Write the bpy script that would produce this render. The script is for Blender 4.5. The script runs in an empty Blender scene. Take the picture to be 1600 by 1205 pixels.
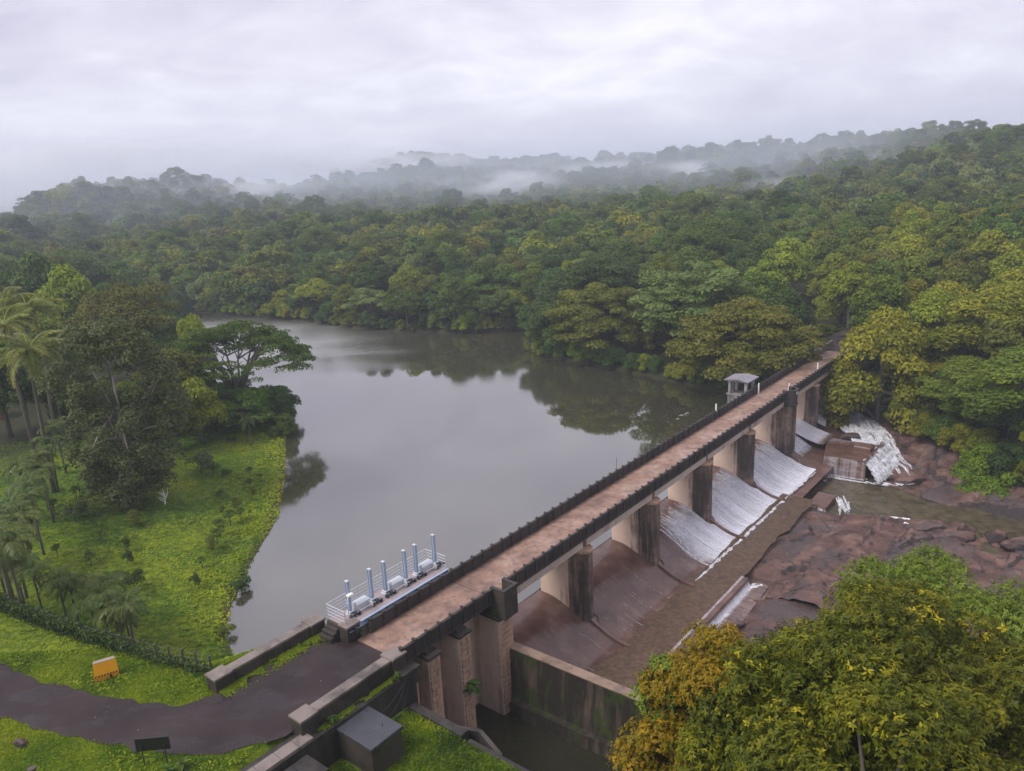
import bpy, math, random
import numpy as np
from mathutils import Matrix, Vector

SC = bpy.context.scene
COL = SC.collection
rng = np.random.default_rng(7)
random.seed(7)
R = math.radians

# ------------------------------------------------------------------ camera
CAM_H, FPX, PITCH, ROLL, IW, IH = 33.4, 1200.0, R(15.0), R(2.6), 1600, 1205
_f = np.array([0, math.cos(PITCH), -math.sin(PITCH)])
_r0 = np.array([1.0, 0, 0])
_u0 = np.cross(_r0, _f)
_r = _r0 * math.cos(ROLL) - _u0 * math.sin(ROLL)
_u = _u0 * math.cos(ROLL) + _r0 * math.sin(ROLL)
cd = bpy.data.cameras.new('camera')
cam = bpy.data.objects.new('camera', cd)
COL.objects.link(cam)
cd.sensor_width = 36.0
cd.lens = FPX / IW * 36.0
cd.clip_start, cd.clip_end = 0.5, 20000
cam.matrix_world = Matrix(((_r[0], _u[0], -_f[0], 0), (_r[1], _u[1], -_f[1], 0),
                           (_r[2], _u[2], -_f[2], CAM_H), (0, 0, 0, 1)))
SC.camera = cam

# ------------------------------------------------------------------ world, sun, exposure
SUN_EL, SUN_AZ = R(50), R(-122)
w = bpy.data.worlds.new('World')
SC.world = w
w.use_nodes = True
nt = w.node_tree
nt.nodes.clear()


def N(tree, typ, **kw):
    n = tree.nodes.new(typ)
    for k, v in kw.items():
        if isinstance(v, tuple) and len(v) == 2 and v[0] == 'in':
            pass
        setattr(n, k, v)
    return n


def L(tree, a, b):
    tree.links.new(a, b)


def ramp(tree, fac, stops, interp='LINEAR'):
    n = tree.nodes.new('ShaderNodeValToRGB')
    n.color_ramp.interpolation = interp
    e = n.color_ramp.elements
    while len(e) > 1:
        e.remove(e[0])
    for i, (p, c) in enumerate(stops):
        if i == 0:
            el = e[0]
            el.position = p
        else:
            el = e.new(p)
        c = (c, c, c) if not hasattr(c, '__len__') else c
        el.color = (*c, 1)
    if fac is not None:
        L(tree, fac, n.inputs[0])
    return n.outputs[0]


def mixc(tree, fac, a, b, mode='MIX'):
    n = tree.nodes.new('ShaderNodeMix')
    n.data_type = 'RGBA'
    n.blend_type = mode
    for i, val in ((0, fac), (6, a), (7, b)):
        if hasattr(val, 'is_output'):
            L(tree, val, n.inputs[i])
        elif i == 0:
            n.inputs[0].default_value = val
        else:
            n.inputs[i].default_value = (*val, 1)
    return n.outputs[2]


def math_(tree, op, a, b=0.0, clamp=False):
    n = tree.nodes.new('ShaderNodeMath')
    n.operation = op
    n.use_clamp = clamp
    for i, val in enumerate((a, b)):
        if hasattr(val, 'is_output'):
            L(tree, val, n.inputs[i])
        else:
            n.inputs[i].default_value = val
    return n.outputs[0]


def noise(tree, vec, scale, detail=4, rough=0.55, out=0, dist=0.0):
    n = tree.nodes.new('ShaderNodeTexNoise')
    n.inputs['Scale'].default_value = scale
    n.inputs['Detail'].default_value = detail
    n.inputs['Roughness'].default_value = rough
    n.inputs['Distortion'].default_value = dist
    if vec is not None:
        L(tree, vec, n.inputs['Vector'])
    return n.outputs[out]


def mapping(tree, vec, scale=(1, 1, 1), loc=(0, 0, 0), rot=(0, 0, 0)):
    n = tree.nodes.new('ShaderNodeMapping')
    n.inputs['Scale'].default_value = scale
    n.inputs['Location'].default_value = loc
    n.inputs['Rotation'].default_value = rot
    L(tree, vec, n.inputs['Vector'])
    return n.outputs[0]


out = N(nt, 'ShaderNodeOutputWorld')
bg = N(nt, 'ShaderNodeBackground')
sky = N(nt, 'ShaderNodeTexSky')
sky.sky_type = 'NISHITA'
sky.sun_disc = False
sky.sun_elevation = SUN_EL
sky.sun_rotation = SUN_AZ
tc = N(nt, 'ShaderNodeTexCoord')
sep = N(nt, 'ShaderNodeSeparateXYZ')
L(nt, tc.outputs['Generated'], sep.inputs[0])
# cloud deck: project the direction on a level sheet overhead, so clouds flatten towards the horizon
zz = math_(nt, 'ADD', math_(nt, 'MAXIMUM', sep.outputs[2], 0.0), 0.34)
cx = math_(nt, 'DIVIDE', sep.outputs[0], zz)
cy = math_(nt, 'DIVIDE', sep.outputs[1], zz)
cmb = N(nt, 'ShaderNodeCombineXYZ')
L(nt, cx, cmb.inputs[0])
L(nt, cy, cmb.inputs[1])
n1 = noise(nt, mapping(nt, cmb.outputs[0], (1.1, 1.35, 1), (3.1, 1.7, 0)), 1.0, 6, 0.55, dist=0.5)
n2 = noise(nt, mapping(nt, cmb.outputs[0], (3.2, 4.2, 1), (8.0, 2.0, 0)), 1.0, 7, 0.58, dist=0.8)
cl = ramp(nt, math_(nt, 'ADD', math_(nt, 'MULTIPLY', n1, 0.68), math_(nt, 'MULTIPLY', n2, 0.32)),
          [(0.36, (0.45, 0.425, 0.53)), (0.455, (0.575, 0.55, 0.65)), (0.53, (0.66, 0.64, 0.725)), (0.64, (0.85, 0.83, 0.915))])
skyc = mixc(nt, 1.0, sky.outputs[0], (0.10, 0.10, 0.10), 'MULTIPLY')
fin = mixc(nt, 0.95, skyc, cl)
L(nt, fin, bg.inputs[0])
bg.inputs[1].default_value = 0.74
L(nt, bg.outputs[0], out.inputs[0])

sl = bpy.data.lights.new('sun', 'SUN')
sl.energy = 1.5
sl.angle = R(25)
sl.color = (1.0, 0.96, 0.9)
so = bpy.data.objects.new('sun', sl)
COL.objects.link(so)
# sun_rotation is clockwise from +Y; lamp points from that direction down
sd = Vector((math.sin(SUN_AZ) * math.cos(SUN_EL), math.cos(SUN_AZ) * math.cos(SUN_EL), math.sin(SUN_EL)))
so.rotation_euler = sd.to_track_quat('Z', 'Y').to_euler()
so.location = (0, 0, 300)

vs = SC.view_settings
vs.view_transform = 'Standard'
vs.look = 'None'
vs.gamma = 1.0
vs.use_curve_mapping = False
vs.exposure = 0.98
cy_ = SC.cycles
cy_.max_bounces = 6
cy_.diffuse_bounces = 3
cy_.glossy_bounces = 3
cy_.transmission_bounces = 3
cy_.volume_bounces = 4
cy_.transparent_max_bounces = 8
cy_.volume_step_rate = 4.0
cy_.volume_max_steps = 64

# ------------------------------------------------------------------ frames and placing
WZ = -0.5            # level of the reservoir
LB = 11.565          # one bay of the bridge
ZD = 5.4             # level of the road on the bridge
TH = math.atan2(0.77691635, 0.62960383)
O2 = np.array([-4.899, 50.186])
U2 = np.array([math.cos(TH), math.sin(TH)])
V2 = np.array([math.sin(TH), -math.cos(TH)])      # downstream


def D(u, v, z=0.0):
    p = O2 + U2 * u + V2 * v
    return (float(p[0]), float(p[1]), float(z))


def to_uv(x, y):
    dx, dy = x - O2[0], y - O2[1]
    return dx * U2[0] + dy * U2[1], dx * V2[0] + dy * V2[1]


def ray(px, py):
    return _f * FPX + _r * (px - IW / 2) - _u * (py - IH / 2)


def at(px, py, z):
    d = ray(px, py)
    t = (z - CAM_H) / d[2]
    return (float(d[0] * t), float(d[1] * t), z)


def atr(px, py, r):
    d = ray(px, py)
    t = r / math.hypot(d[0], d[1])
    return (float(d[0] * t), float(d[1] * t), float(CAM_H + d[2] * t))


# ------------------------------------------------------------------ small noise library
_perm = np.random.default_rng(3).random((256, 256))


def vnoise(x, y):
    xi, yi = np.floor(x).astype(int), np.floor(y).astype(int)
    fx, fy = x - xi, y - yi
    fx, fy = fx * fx * (3 - 2 * fx), fy * fy * (3 - 2 * fy)
    a, b = _perm[xi & 255, yi & 255], _perm[(xi + 1) & 255, yi & 255]
    c, d = _perm[xi & 255, (yi + 1) & 255], _perm[(xi + 1) & 255, (yi + 1) & 255]
    return (a * (1 - fx) + b * fx) * (1 - fy) + (c * (1 - fx) + d * fx) * fy


def fbm(x, y, oct=4):
    s, a, t = 0.0, 0.5, 0.0
    for i in range(oct):
        s = s + a * vnoise(x * 2 ** i + 17.3 * i, y * 2 ** i - 9.1 * i)
        t += a
        a *= 0.5
    return s / t


def sstep(a, b, x):
    t = np.clip((x - a) / (b - a), 0, 1)
    return t * t * (3 - 2 * t)


def sdist(poly, x, y):
    """signed distance to a polygon, positive outside"""
    x, y = np.asarray(x, float), np.asarray(y, float)
    P = np.asarray(poly, float)
    dmin = np.full(x.shape, 1e18)
    ins = np.zeros(x.shape, bool)
    for i in range(len(P)):
        a, b = P[i], P[(i + 1) % len(P)]
        e = b - a
        t = np.clip(((x - a[0]) * e[0] + (y - a[1]) * e[1]) / (e @ e), 0, 1)
        dmin = np.minimum(dmin, (x - a[0] - t * e[0]) ** 2 + (y - a[1] - t * e[1]) ** 2)
        cr = (a[1] > y) != (b[1] > y)
        with np.errstate(divide='ignore', invalid='ignore'):
            xx = (b[0] - a[0]) * (y - a[1]) / (b[1] - a[1] + 1e-12) + a[0]
        ins ^= cr & (x < xx)
    d = np.sqrt(dmin)
    return np.where(ins, -d, d)


def ldist(line, x, y):
    P = np.asarray(line, float)
    dmin = np.full(np.shape(x), 1e18)
    for i in range(len(P) - 1):
        a, b = P[i], P[i + 1]
        e = b - a
        t = np.clip(((x - a[0]) * e[0] + (y - a[1]) * e[1]) / (e @ e), 0, 1)
        dmin = np.minimum(dmin, (x - a[0] - t * e[0]) ** 2 + (y - a[1] - t * e[1]) ** 2)
    return np.sqrt(dmin)


# ------------------------------------------------------------------ terrain shape
RES = [D(-11.5, -4.5)[:2], (-21.2, 50), (-23.5, 53.9), (-24.6, 58.3), (-25.3, 66.4), (-25.7, 76.6), (-28.2, 88.1),
       (-34, 110), (-36, 117), (-43, 123), (-55, 133), (-66, 150), (-78, 176), (-94, 206), (-130, 238), (-150, 262), (-118, 248),
       (-87.5, 223), (-64, 208.7), (-37, 187), (-14, 176), (4, 175), (7, 165), (4.7, 149), (17.6, 135.3),
       (26.8, 124.3), (33.6, 115), D(80, -1.5)[:2], D(79, 1)[:2], D(-8.6, 1)[:2], D(-9.5, -3.5)[:2]]
CARVE = [D(*q)[:2] for q in [(-9.0, -0.2), (78, -0.2), (88, 3), (80.7, 12), (72.6, 20), (64, 29), (56, 60), (-9.0, 60)]]
ROAD = [(-46, 48.5), (-38, 43.6), (-31.5, 40.2), (-23.5, 37), (-18.5, 36.6), D(-13.5, .3)[:2], D(-8.5, 1.9)[:2]]
PATH = [D(80, 1.8)[:2], D(92, 1.2)[:2], D(97, 0.0)[:2], D(103, 3)[:2]]
# azimuth (deg), distance of the shore, distance and height of the ridge
HAZ = np.array([-70, -45, -38, -34, -30, -27, -24, -22, -17, -11.3, -4.6, 1.5, 2.5, 7.4, 12.2, 16.4, 20, 24.3, 27.6, 30.9, 33, 36, 45, 60, 90.])
HR0 = np.array([240, 245, 245, 245, 245, 245, 242, 238, 219, 191, 176, 175, 152, 138, 129, 121, 122, 134, 119, 109, 99, 98, 92, 85, 80.])
SKYL = [(-300, 345, 420), (0, 345, 430), (60, 306, 520), (100, 284, 560), (200, 281, 580), (290, 277, 590), (400, 290, 610), (470, 290, 680), (560, 275, 740),
        (640, 261, 780), (720, 262, 780), (820, 263, 780), (900, 257, 740), (1000, 247, 700), (1100, 236, 650), (1200, 228, 600),
        (1300, 222, 560), (1400, 216, 530), (1500, 208, 500), (1600, 204, 480), (1900, 190, 460)]
_sk = [atr(*s) for s in SKYL]
SAZ = np.array([math.degrees(math.atan2(p[0], p[1])) for p in _sk])
SRR = np.array([s[2] for s in SKYL], float)
SZZ = np.array([p[2] - 9.5 for p in _sk])
_bk = [atr(*s) for s in [(430, 300, 1500), (520, 275, 1500), (600, 252, 1500), (660, 243, 1500), (750, 253, 1500), (800, 254, 1500), (860, 247, 1500), (930, 262, 1500), (1100, 290, 1500)]]
BAZ = np.array([math.degrees(math.atan2(p[0], p[1])) for p in _bk])
BZZ = np.array([p[2] - 9 for p in _bk])


def ground(x, y):
    x, y = np.asarray(x, float), np.asarray(y, float)
    u, v = to_uv(x, y)
    r = np.hypot(x, y)
    az = np.degrees(np.arctan2(x, y))
    d = sdist(RES, x, y)
    z = WZ + np.where(d > 0, 0.35 * sstep(0, 1.2, d) + 0.9 * sstep(0.3, 14, d) + np.minimum(d, 70) * 0.022, -np.minimum(-d * 0.8, 3.5))
    z = z + np.where(d > 0, sstep(0, 4, d) * 0.5 * (fbm(x * 0.16, y * 0.16) - 0.5), 0)
    # wooded hills
    r0 = np.interp(az, HAZ, HR0)
    rr = np.interp(az, SAZ, SRR)
    zr = np.interp(az, SAZ, SZZ)
    zf = np.minimum(np.interp(az, [-30, -15, 5, 20, 40], [4, 7, 10, 10, 11.]), np.maximum(zr, 3) * 0.6)
    t = (r - r0) / np.maximum(rr - r0, 10)
    zr2 = zr + 5 * (fbm(x * 0.012 + 4, y * 0.012) - .5) * 2
    prof = np.where(t < 0.32, zf * sstep(-0.05, 0.36, t), np.where(t < 0.5, zf - 1.5 * np.sin((t - .32) / .18 * np.pi),
                    np.where(t < 1, zf + (zr2 - zf) * sstep(0.42, 1.08, t), zr2 * (1 - 0.75 * sstep(1.0, 1.7, t)))))
    z = z + np.where((t > -0.05) & (d > 0), prof, 0)
    bz = np.interp(az, BAZ, BZZ, left=20, right=20)
    z = np.where(r > 1000, np.maximum(z, bz * sstep(1050, 1480, r) * (1 - sstep(1500, 2300, r))), z)
    # road shoulder on the left bank, turned to grass banks
    dr = ldist(ROAD, x, y)
    k = (1 - sstep(4.6, 10.5, dr)) * sstep(-.3, 1.2, d)
    z = z + (5.2 - z) * k
    # path beyond the far end of the bridge
    k2 = (1 - sstep(3.0, 11, ldist(PATH, x, y))) * (1 - sstep(-0.5, 0.5, 79.5 - u))
    z = z + (5.3 - z) * k2
    # terrace below the near retaining wall, then the hillside under the camera
    terr = sstep(3.0, 4.2, v) * sstep(-26, -20, u) * (1 - sstep(34, 50, v)) * (1 - sstep(-9.2, -8.4, u))
    z = z + (2.9 + 0.25 * (fbm(x * .4, y * .4) - .5) - z) * terr
    yt = np.interp(x, [-60, -30, -14, 5, 20, 60], [31, 31.3, 32.0, 29.3, 17.3, -15])
    hill = (yt - y)
    zh = np.minimum(31.7, np.where(terr > .5, 2.9, 5.2) + np.maximum(hill, 0) * 0.83 + 0.5 * (fbm(x * .3, y * .3) - .5) * sstep(0, 4, hill))
    z = np.where(hill > 0, np.maximum(z, zh), z)
    # dam, channel and river bed are built on their own
    dc = sdist(CARVE, x, y)
    z = z + (-8.0 - z) * (1 - sstep(-0.6, 0.4, dc))
    return z


def gz(x, y):
    return float(ground(np.array([x]), np.array([y]))[0])


# ------------------------------------------------------------------ mesh helpers
def mesh_np(name, V, F, attrs=None, smooth=False, mats=None, midx=None):
    """V (n,3), F (m,k) equal sided faces"""
    me = bpy.data.meshes.new(name)
    V = np.ascontiguousarray(V, np.float32)
    F = np.ascontiguousarray(F, np.int32)
    m, k = F.shape
    me.vertices.add(len(V))
    me.vertices.foreach_set('co', V.ravel())
    me.loops.add(m * k)
    me.loops.foreach_set('vertex_index', F.ravel())
    me.polygons.add(m)
    me.polygons.foreach_set('loop_start', np.arange(0, m * k, k, dtype=np.int32))
    if smooth:
        me.polygons.foreach_set('use_smooth', np.ones(m, bool))
    if midx is not None:
        me.polygons.foreach_set('material_index', np.asarray(midx, np.int32))
    me.update(calc_edges=True)
    for nm, arr in (attrs or {}).items():
        arr = np.asarray(arr, np.float32)
        if arr.ndim == 1:
            a = me.attributes.new(nm, 'FLOAT', 'POINT')
            a.data.foreach_set('value', arr)
        else:
            a = me.attributes.new(nm, 'FLOAT_VECTOR', 'POINT')
            a.data.foreach_set('vector', arr.ravel())
    for mt in (mats or []):
        me.materials.append(mt)
    return me


class MB:
    def __init__(s):
        s.v, s.f, s.m, s.mi = [], [], [], 0

    def add(s, vs_, fs):
        o = len(s.v)
        s.v += [tuple(map(float, p)) for p in vs_]
        s.f += [tuple(i + o for i in f) for f in fs]
        s.m += [s.mi] * len(fs)

    def box(s, x0, x1, y0, y1, z0, z1, c=0.0):
        """box, with chamfered upper edges when c > 0"""
        b = [(x0, y0), (x1, y0), (x1, y1), (x0, y1)]
        if c:
            ring = [[(x, y, z0) for x, y in b], [(x, y, z1 - c) for x, y in b],
                    [(x0 + c, y0 + c, z1), (x1 - c, y0 + c, z1), (x1 - c, y1 - c, z1), (x0 + c, y1 - c, z1)]]
        else:
            ring = [[(x, y, z0) for x, y in b], [(x, y, z1) for x, y in b]]
        s.loft(ring)
        return s

    def loft(s, rings, cap=True, closed=True):
        n = len(rings[0])
        vs_ = [p for r_ in rings for p in r_]
        fs = []
        for j in range(len(rings) - 1):
            for i in range(n if closed else n - 1):
                a, b = j * n + i, j * n + (i + 1) % n
                fs.append((a, b, b + n, a + n))
        if cap:
            fs.append(tuple(range(n - 1, -1, -1)))
            fs.append(tuple(range((len(rings) - 1) * n, len(rings) * n)))
        s.add(vs_, fs)
        return s

    def tube(s, pts, rad, n=6, cap=True):
        pts = [Vector(p) for p in pts]
        rad = list(rad) if hasattr(rad, '__len__') else [rad] * len(pts)
        rings = []
        for i, p in enumerate(pts):
            t = (pts[min(i + 1, len(pts) - 1)] - pts[max(i - 1, 0)]).normalized()
            a = t.orthogonal().normalized() if abs(t.z) > .98 else Vector((0, 0, 1)).cross(t).normalized()
            b = t.cross(a)
            rings.append([tuple(p + (a * math.cos(2 * math.pi * k / n) + b * math.sin(2 * math.pi * k / n)) * rad[i]) for k in range(n)])
        return s.loft(rings, cap)

    def prism(s, poly, z0, z1):
        return s.loft([[(x, y, z0) for x, y in poly], [(x, y, z1) for x, y in poly]])

    def mesh(s, name, *mats, smooth=False):
        me = bpy.data.meshes.new(name)
        me.from_pydata(s.v, [], s.f)
        for m_ in mats:
            me.materials.append(m_)
        me.polygons.foreach_set('material_index', s.m)
        if smooth:
            me.polygons.foreach_set('use_smooth', [True] * len(s.f))
        me.update()
        return me


def obj(name, me, parent=None, loc=(0, 0, 0), rot=(0, 0, 0), scale=None, **props):
    o = bpy.data.objects.new(name, me)
    COL.objects.link(o)
    o.location = loc
    o.rotation_euler = rot
    if scale is not None:
        o.scale = scale if hasattr(scale, '__len__') else (scale,) * 3
    if parent is not None:
        o.parent = parent
    for k_, v_ in props.items():
        if v_ is not None:
            o[k_] = v_
    return o


def thing(name, label, cat, loc=(0, 0, 0), rz=0.0, group=None, scale=None):
    return obj(name, None, None, loc, (0, 0, rz), scale, label=label, category=cat, group=group)


def dthing(name, label, cat, u, v, z, group=None):
    """thing standing in the frame of the dam: local x along the bridge, local y upstream"""
    return thing(name, label, cat, D(u, v, z), TH, group)


def setting(name, me, loc=(0, 0, 0), rz=0.0, kind='structure'):
    return obj(name, me, None, loc, (0, 0, rz), None, kind=kind)


# ------------------------------------------------------------------ materials
def mat(name, rough=0.8, spec=0.4):
    m = bpy.data.materials.new(name)
    m.use_nodes = True
    t = m.node_tree
    t.nodes.clear()
    o = t.nodes.new('ShaderNodeOutputMaterial')
    b = t.nodes.new('ShaderNodeBsdfPrincipled')
    b.inputs['Roughness'].default_value = rough
    b.inputs['Specular IOR Level'].default_value = spec
    L(t, b.outputs[0], o.inputs[0])
    return m, t, b, o


def bump(t, b, h, strength=0.5, dist=0.05):
    n = t.nodes.new('ShaderNodeBump')
    n.inputs['Strength'].default_value = strength
    n.inputs['Distance'].default_value = dist
    L(t, h, n.inputs['Height'])
    L(t, n.outputs[0], b.inputs['Normal'])


def pos(t, obj_space=False):
    if obj_space:
        return t.nodes.new('ShaderNodeTexCoord').outputs['Object']
    return t.nodes.new('ShaderNodeNewGeometry').outputs['Position']


def simple(name, c, rough=0.7, metal=0.0, var=0.25, scale=3.0, spec=0.4, bmp=0.2):
    m, t, b, o = mat(name, rough, spec)
    p = pos(t)
    n_ = noise(t, p, scale, 6, 0.6)
    L(t, mixc(t, n_, tuple(x * (1 - var) for x in c), tuple(min(1, x * (1 + var)) for x in c)), b.inputs['Base Color'])
    b.inputs['Metallic'].default_value = metal
    if bmp:
        bump(t, b, noise(t, p, scale * 4, 5, .6), bmp, 0.03)
    return m


def concrete(name, c, dark, stain=0.5, moss=None, streak=True, brick=None, rough=0.75, spec=0.35, bias=None):
    """weathered concrete: blotches, water streaks running down, moss, masonry joints"""
    m, t, b, o = mat(name, rough, spec)
    p = pos(t)
    po = pos(t, True)
    base = mixc(t, noise(t, p, 0.9, 7, .62), tuple(x * .72 for x in c), tuple(min(1, x * 1.22) for x in c))
    h = noise(t, p, 7.0, 6, .65)
    base = mixc(t, math_(t, 'MULTIPLY', h, 0.35), base, tuple(x * .5 for x in c))
    if brick:
        bt = t.nodes.new('ShaderNodeTexBrick')
        bt.inputs['Scale'].default_value = 1.0
        bt.inputs['Brick Width'].default_value = brick[0]
        bt.inputs['Row Height'].default_value = brick[1]
        bt.inputs['Mortar Size'].default_value = brick[2]
        bt.inputs['Mortar Smooth'].default_value = 0.3
        bt.inputs['Color1'].default_value = (1, 1, 1, 1)
        bt.inputs['Color2'].default_value = (0.62, 0.62, 0.62, 1)
        bt.inputs['Mortar'].default_value = (*brick[3], 1)
        at_ = t.nodes.new('ShaderNodeAttribute')
        at_.attribute_name = 'wrap'
        L(t, at_.outputs['Vector'], bt.inputs['Vector'])
        base = mixc(t, 1.0, base, bt.outputs[0], 'MULTIPLY')
    sc = (2.2, 2.2, 0.22) if streak else (0.8, 0.8, 0.8)
    s1 = noise(t, mapping(t, p, sc), 1.0, 7, .62, dist=.4)
    s2 = noise(t, p, 0.35, 4, .6)
    sm = math_(t, 'ADD', math_(t, 'MULTIPLY', s1, .6), math_(t, 'MULTIPLY', s2, .4))
    if bias is not None:     # stain grows along local y (towards the nose of a pier)
        sp = t.nodes.new('ShaderNodeSeparateXYZ')
        L(t, po, sp.inputs[0])
        mr = t.nodes.new('ShaderNodeMapRange')
        mr.inputs['From Min'].default_value, mr.inputs['From Max'].default_value = bias[0], bias[1]
        mr.inputs['To Min'].default_value, mr.inputs['To Max'].default_value = -0.14, bias[2]
        L(t, sp.outputs[1], mr.inputs['Value'])
        sm = math_(t, 'ADD', sm, mr.outputs[0])
    fac = ramp(t, sm, [(0.56 - 0.22 * stain, 0.0), (0.72 - 0.22 * stain, 1.0)])
    col = mixc(t, math_(t, 'MULTIPLY', fac, 0.88), base, dark)
    if moss:
        mm = ramp(t, noise(t, mapping(t, p, (0.9, 0.9, 0.5), (5, 2, 1)), 1.0, 7, .65), [(moss[1], 0.0), (moss[1] + .1, 1.0)])
        col = mixc(t, mm, col, moss[0])
    L(t, col, b.inputs['Base Color'])
    L(t, ramp(t, sm, [(.3, rough), (.7, rough * .6)]), b.inputs['Roughness'])
    hh = math_(t, 'ADD', h, math_(t, 'MULTIPLY', noise(t, p, 25, 4, .6), .5))
    bump(t, b, hh, 0.45, 0.04)
    return m


def leaf_mat(name, cols, trans=0.3, hue=0.02, val=0.25, rough=0.5, spec=0.15):
    """foliage: a tint per leaf, a shift per tree, light passing through"""
    m, t, b, o = mat(name, rough, spec)
    at_ = t.nodes.new('ShaderNodeAttribute')
    at_.attribute_name = 'tint'
    oi = t.nodes.new('ShaderNodeObjectInfo')
    c = ramp(t, at_.outputs['Fac'], [(i / (len(cols) - 1), k) for i, k in enumerate(cols)])
    hs = t.nodes.new('ShaderNodeHueSaturation')
    mr = t.nodes.new('ShaderNodeMapRange')
    mr.inputs['To Min'].default_value, mr.inputs['To Max'].default_value = 0.5 - hue, 0.5 + hue
    L(t, oi.outputs['Random'], mr.inputs['Value'])
    L(t, mr.outputs[0], hs.inputs['Hue'])
    fr = math_(t, 'FRACT', math_(t, 'MULTIPLY', oi.outputs['Random'], 37.7))
    mv = t.nodes.new('ShaderNodeMapRange')
    mv.inputs['To Min'].default_value, mv.inputs['To Max'].default_value = 1.08 * (1 - val), 1.08 * (1 + val)
    L(t, fr, mv.inputs['Value'])
    L(t, mv.outputs[0], hs.inputs['Value'])
    L(t, c, hs.inputs['Color'])
    L(t, hs.outputs[0], b.inputs['Base Color'])
    tr = t.nodes.new('ShaderNodeBsdfTranslucent')
    L(t, mixc(t, 1.0, hs.outputs[0], (1.1, 1.25, 0.6), 'MULTIPLY'), tr.inputs[0])
    mx = t.nodes.new('ShaderNodeMixShader')
    mx.inputs[0].default_value = trans
    L(t, b.outputs[0], mx.inputs[1])
    L(t, tr.outputs[0], mx.inputs[2])
    L(t, mx.outputs[0], o.inputs[0])
    return m


M = {}
M['bark'] = simple('bark', (0.10, 0.085, 0.07), .9, scale=5, bmp=.6)
M['palebark'] = simple('pale_bark', (0.27, 0.24, 0.20), .9, scale=4, bmp=.6)
M['parapet'] = concrete('dark_concrete', (0.060, 0.050, 0.048), (0.022, 0.018, 0.018), .55, streak=True)
M['parapet_in'] = M['parapet']
M['coping'] = concrete('worn_coping', (0.25, 0.205, 0.185), (0.06, 0.05, 0.045), .35, streak=False)
M['stone'] = concrete('dark_stone', (0.075, 0.06, 0.053), (0.02, 0.017, 0.016), .5, moss=((0.06, 0.085, 0.02), .62), streak=False)
M['pier'] = concrete('pier_concrete', (0.66, 0.49, 0.40), (0.07, 0.05, 0.043), .42, bias=(-1.0, -3.8, 0.17))
M['sluice'] = concrete('sluice_concrete', (0.62, 0.48, 0.415), (0.13, 0.09, 0.078), .20)
M['girder'] = concrete('girder_concrete', (0.55, 0.46, 0.40), (0.22, 0.16, 0.13), .25, streak=False)
M['nose'] = concrete('nose_masonry', (0.34, 0.25, 0.20), (0.035, 0.028, 0.027), .82, brick=(0.42, 0.30, 0.035, (0.9, 0.75, 0.65)))
M['block'] = concrete('ashlar_block', (0.50, 0.32, 0.23), (0.16, 0.10, 0.075), .30)
M['mosswall'] = concrete('mossy_wall', (0.13, 0.09, 0.07), (0.014, 0.013, 0.011), .95, moss=((0.035, 0.055, 0.010), .50))
M['tancope'] = concrete('tan_coping', (.30, .21, .155), (.07, .05, .04), .4, streak=False)
M['retain'] = concrete('black_wall', (0.06, 0.05, 0.045), (0.018, 0.017, 0.017), .6, moss=((0.07, 0.10, 0.02), .66))
M['oldhouse'] = concrete('old_masonry', (0.34, 0.32, 0.32), (0.05, 0.05, 0.05), .45)
M['steel'] = simple('painted_steel', (0.34, 0.45, 0.64), .4, 0.1, .12, 6, .5, .05)
M['galv'] = simple('galvanised_steel', (0.60, 0.62, 0.66), .4, 0.4, .12, 8, .5, .05)
M['darksteel'] = simple('dark_steel', (0.05, 0.055, 0.065), .45, .4, .2, 8)
M['white'] = simple('white_paint', (0.75, 0.74, 0.72), .6, 0, .1, 4)
M['black'] = simple('black_board', (0.018, 0.018, 0.018), .45, 0, .2, 6)
M['wire'] = simple('dull_wire', (.22, .23, .24), .6, .3, .1)
M['wood'] = simple('weathered_wood', (0.32, 0.27, 0.21), .9, 0, .3, 5)
M['rust'] = simple('rusted_iron', (0.12, 0.06, 0.04), .8, .2, .4, 8)
M['redhut'] = simple('red_painted_wall', (0.30, 0.055, 0.045), .7)

LEAF = {
    'mid': leaf_mat('leaf_mid', [(.040, .072, .009), (.080, .127, .015), (.145, .198, .026)]),
    'dark': leaf_mat('leaf_dark', [(.029, .055, .011), (.055, .094, .018), (.102, .148, .032)]),
    'yellow': leaf_mat('leaf_yellow', [(.105, .128, .009), (.185, .200, .012), (.31, .30, .020)], val=.2),
    'green': leaf_mat('leaf_green', [(.062, .092, .009), (.118, .150, .012), (.21, .225, .020)], val=.2),
    'olive': leaf_mat('leaf_olive', [(.066, .080, .009), (.118, .130, .016), (.185, .182, .028)], val=.2),
    'bright': leaf_mat('leaf_bright', [(.105, .160, .010), (.175, .245, .016), (.28, .33, .03)], val=.12),
    'pale': leaf_mat('leaf_pale', [(.085, .120, .030), (.138, .182, .046), (.21, .255, .075)], val=.12),
    'grey': leaf_mat('leaf_grey', [(.058, .074, .026), (.098, .116, .042), (.18, .195, .085)], val=.1),
    'palm': leaf_mat('leaf_palm', [(.042, .066, .016), (.080, .112, .028), (.15, .18, .05)], val=.2, rough=.4),
    'coco': leaf_mat('leaf_coconut', [(.085, .110, .020), (.155, .180, .035), (.28, .27, .08)], val=.15, rough=.4),
    'orange': leaf_mat('leaf_orange', [(.135, .118, .008), (.26, .158, .010), (.40, .21, .014)], val=.05),
    'front': leaf_mat('leaf_front', [(.044, .060, .006), (.105, .120, .009), (.205, .20, .012), (.42, .37, .02)], val=.05),
    'lime': leaf_mat('leaf_lime', [(.115, .150, .018), (.20, .240, .030), (.31, .34, .06)], val=.05),
}


# ------------------------------------------------------------------ foliage
def unit(n):
    a = rng.normal(size=(n, 3))
    return a / np.linalg.norm(a, axis=1)[:, None]


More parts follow.
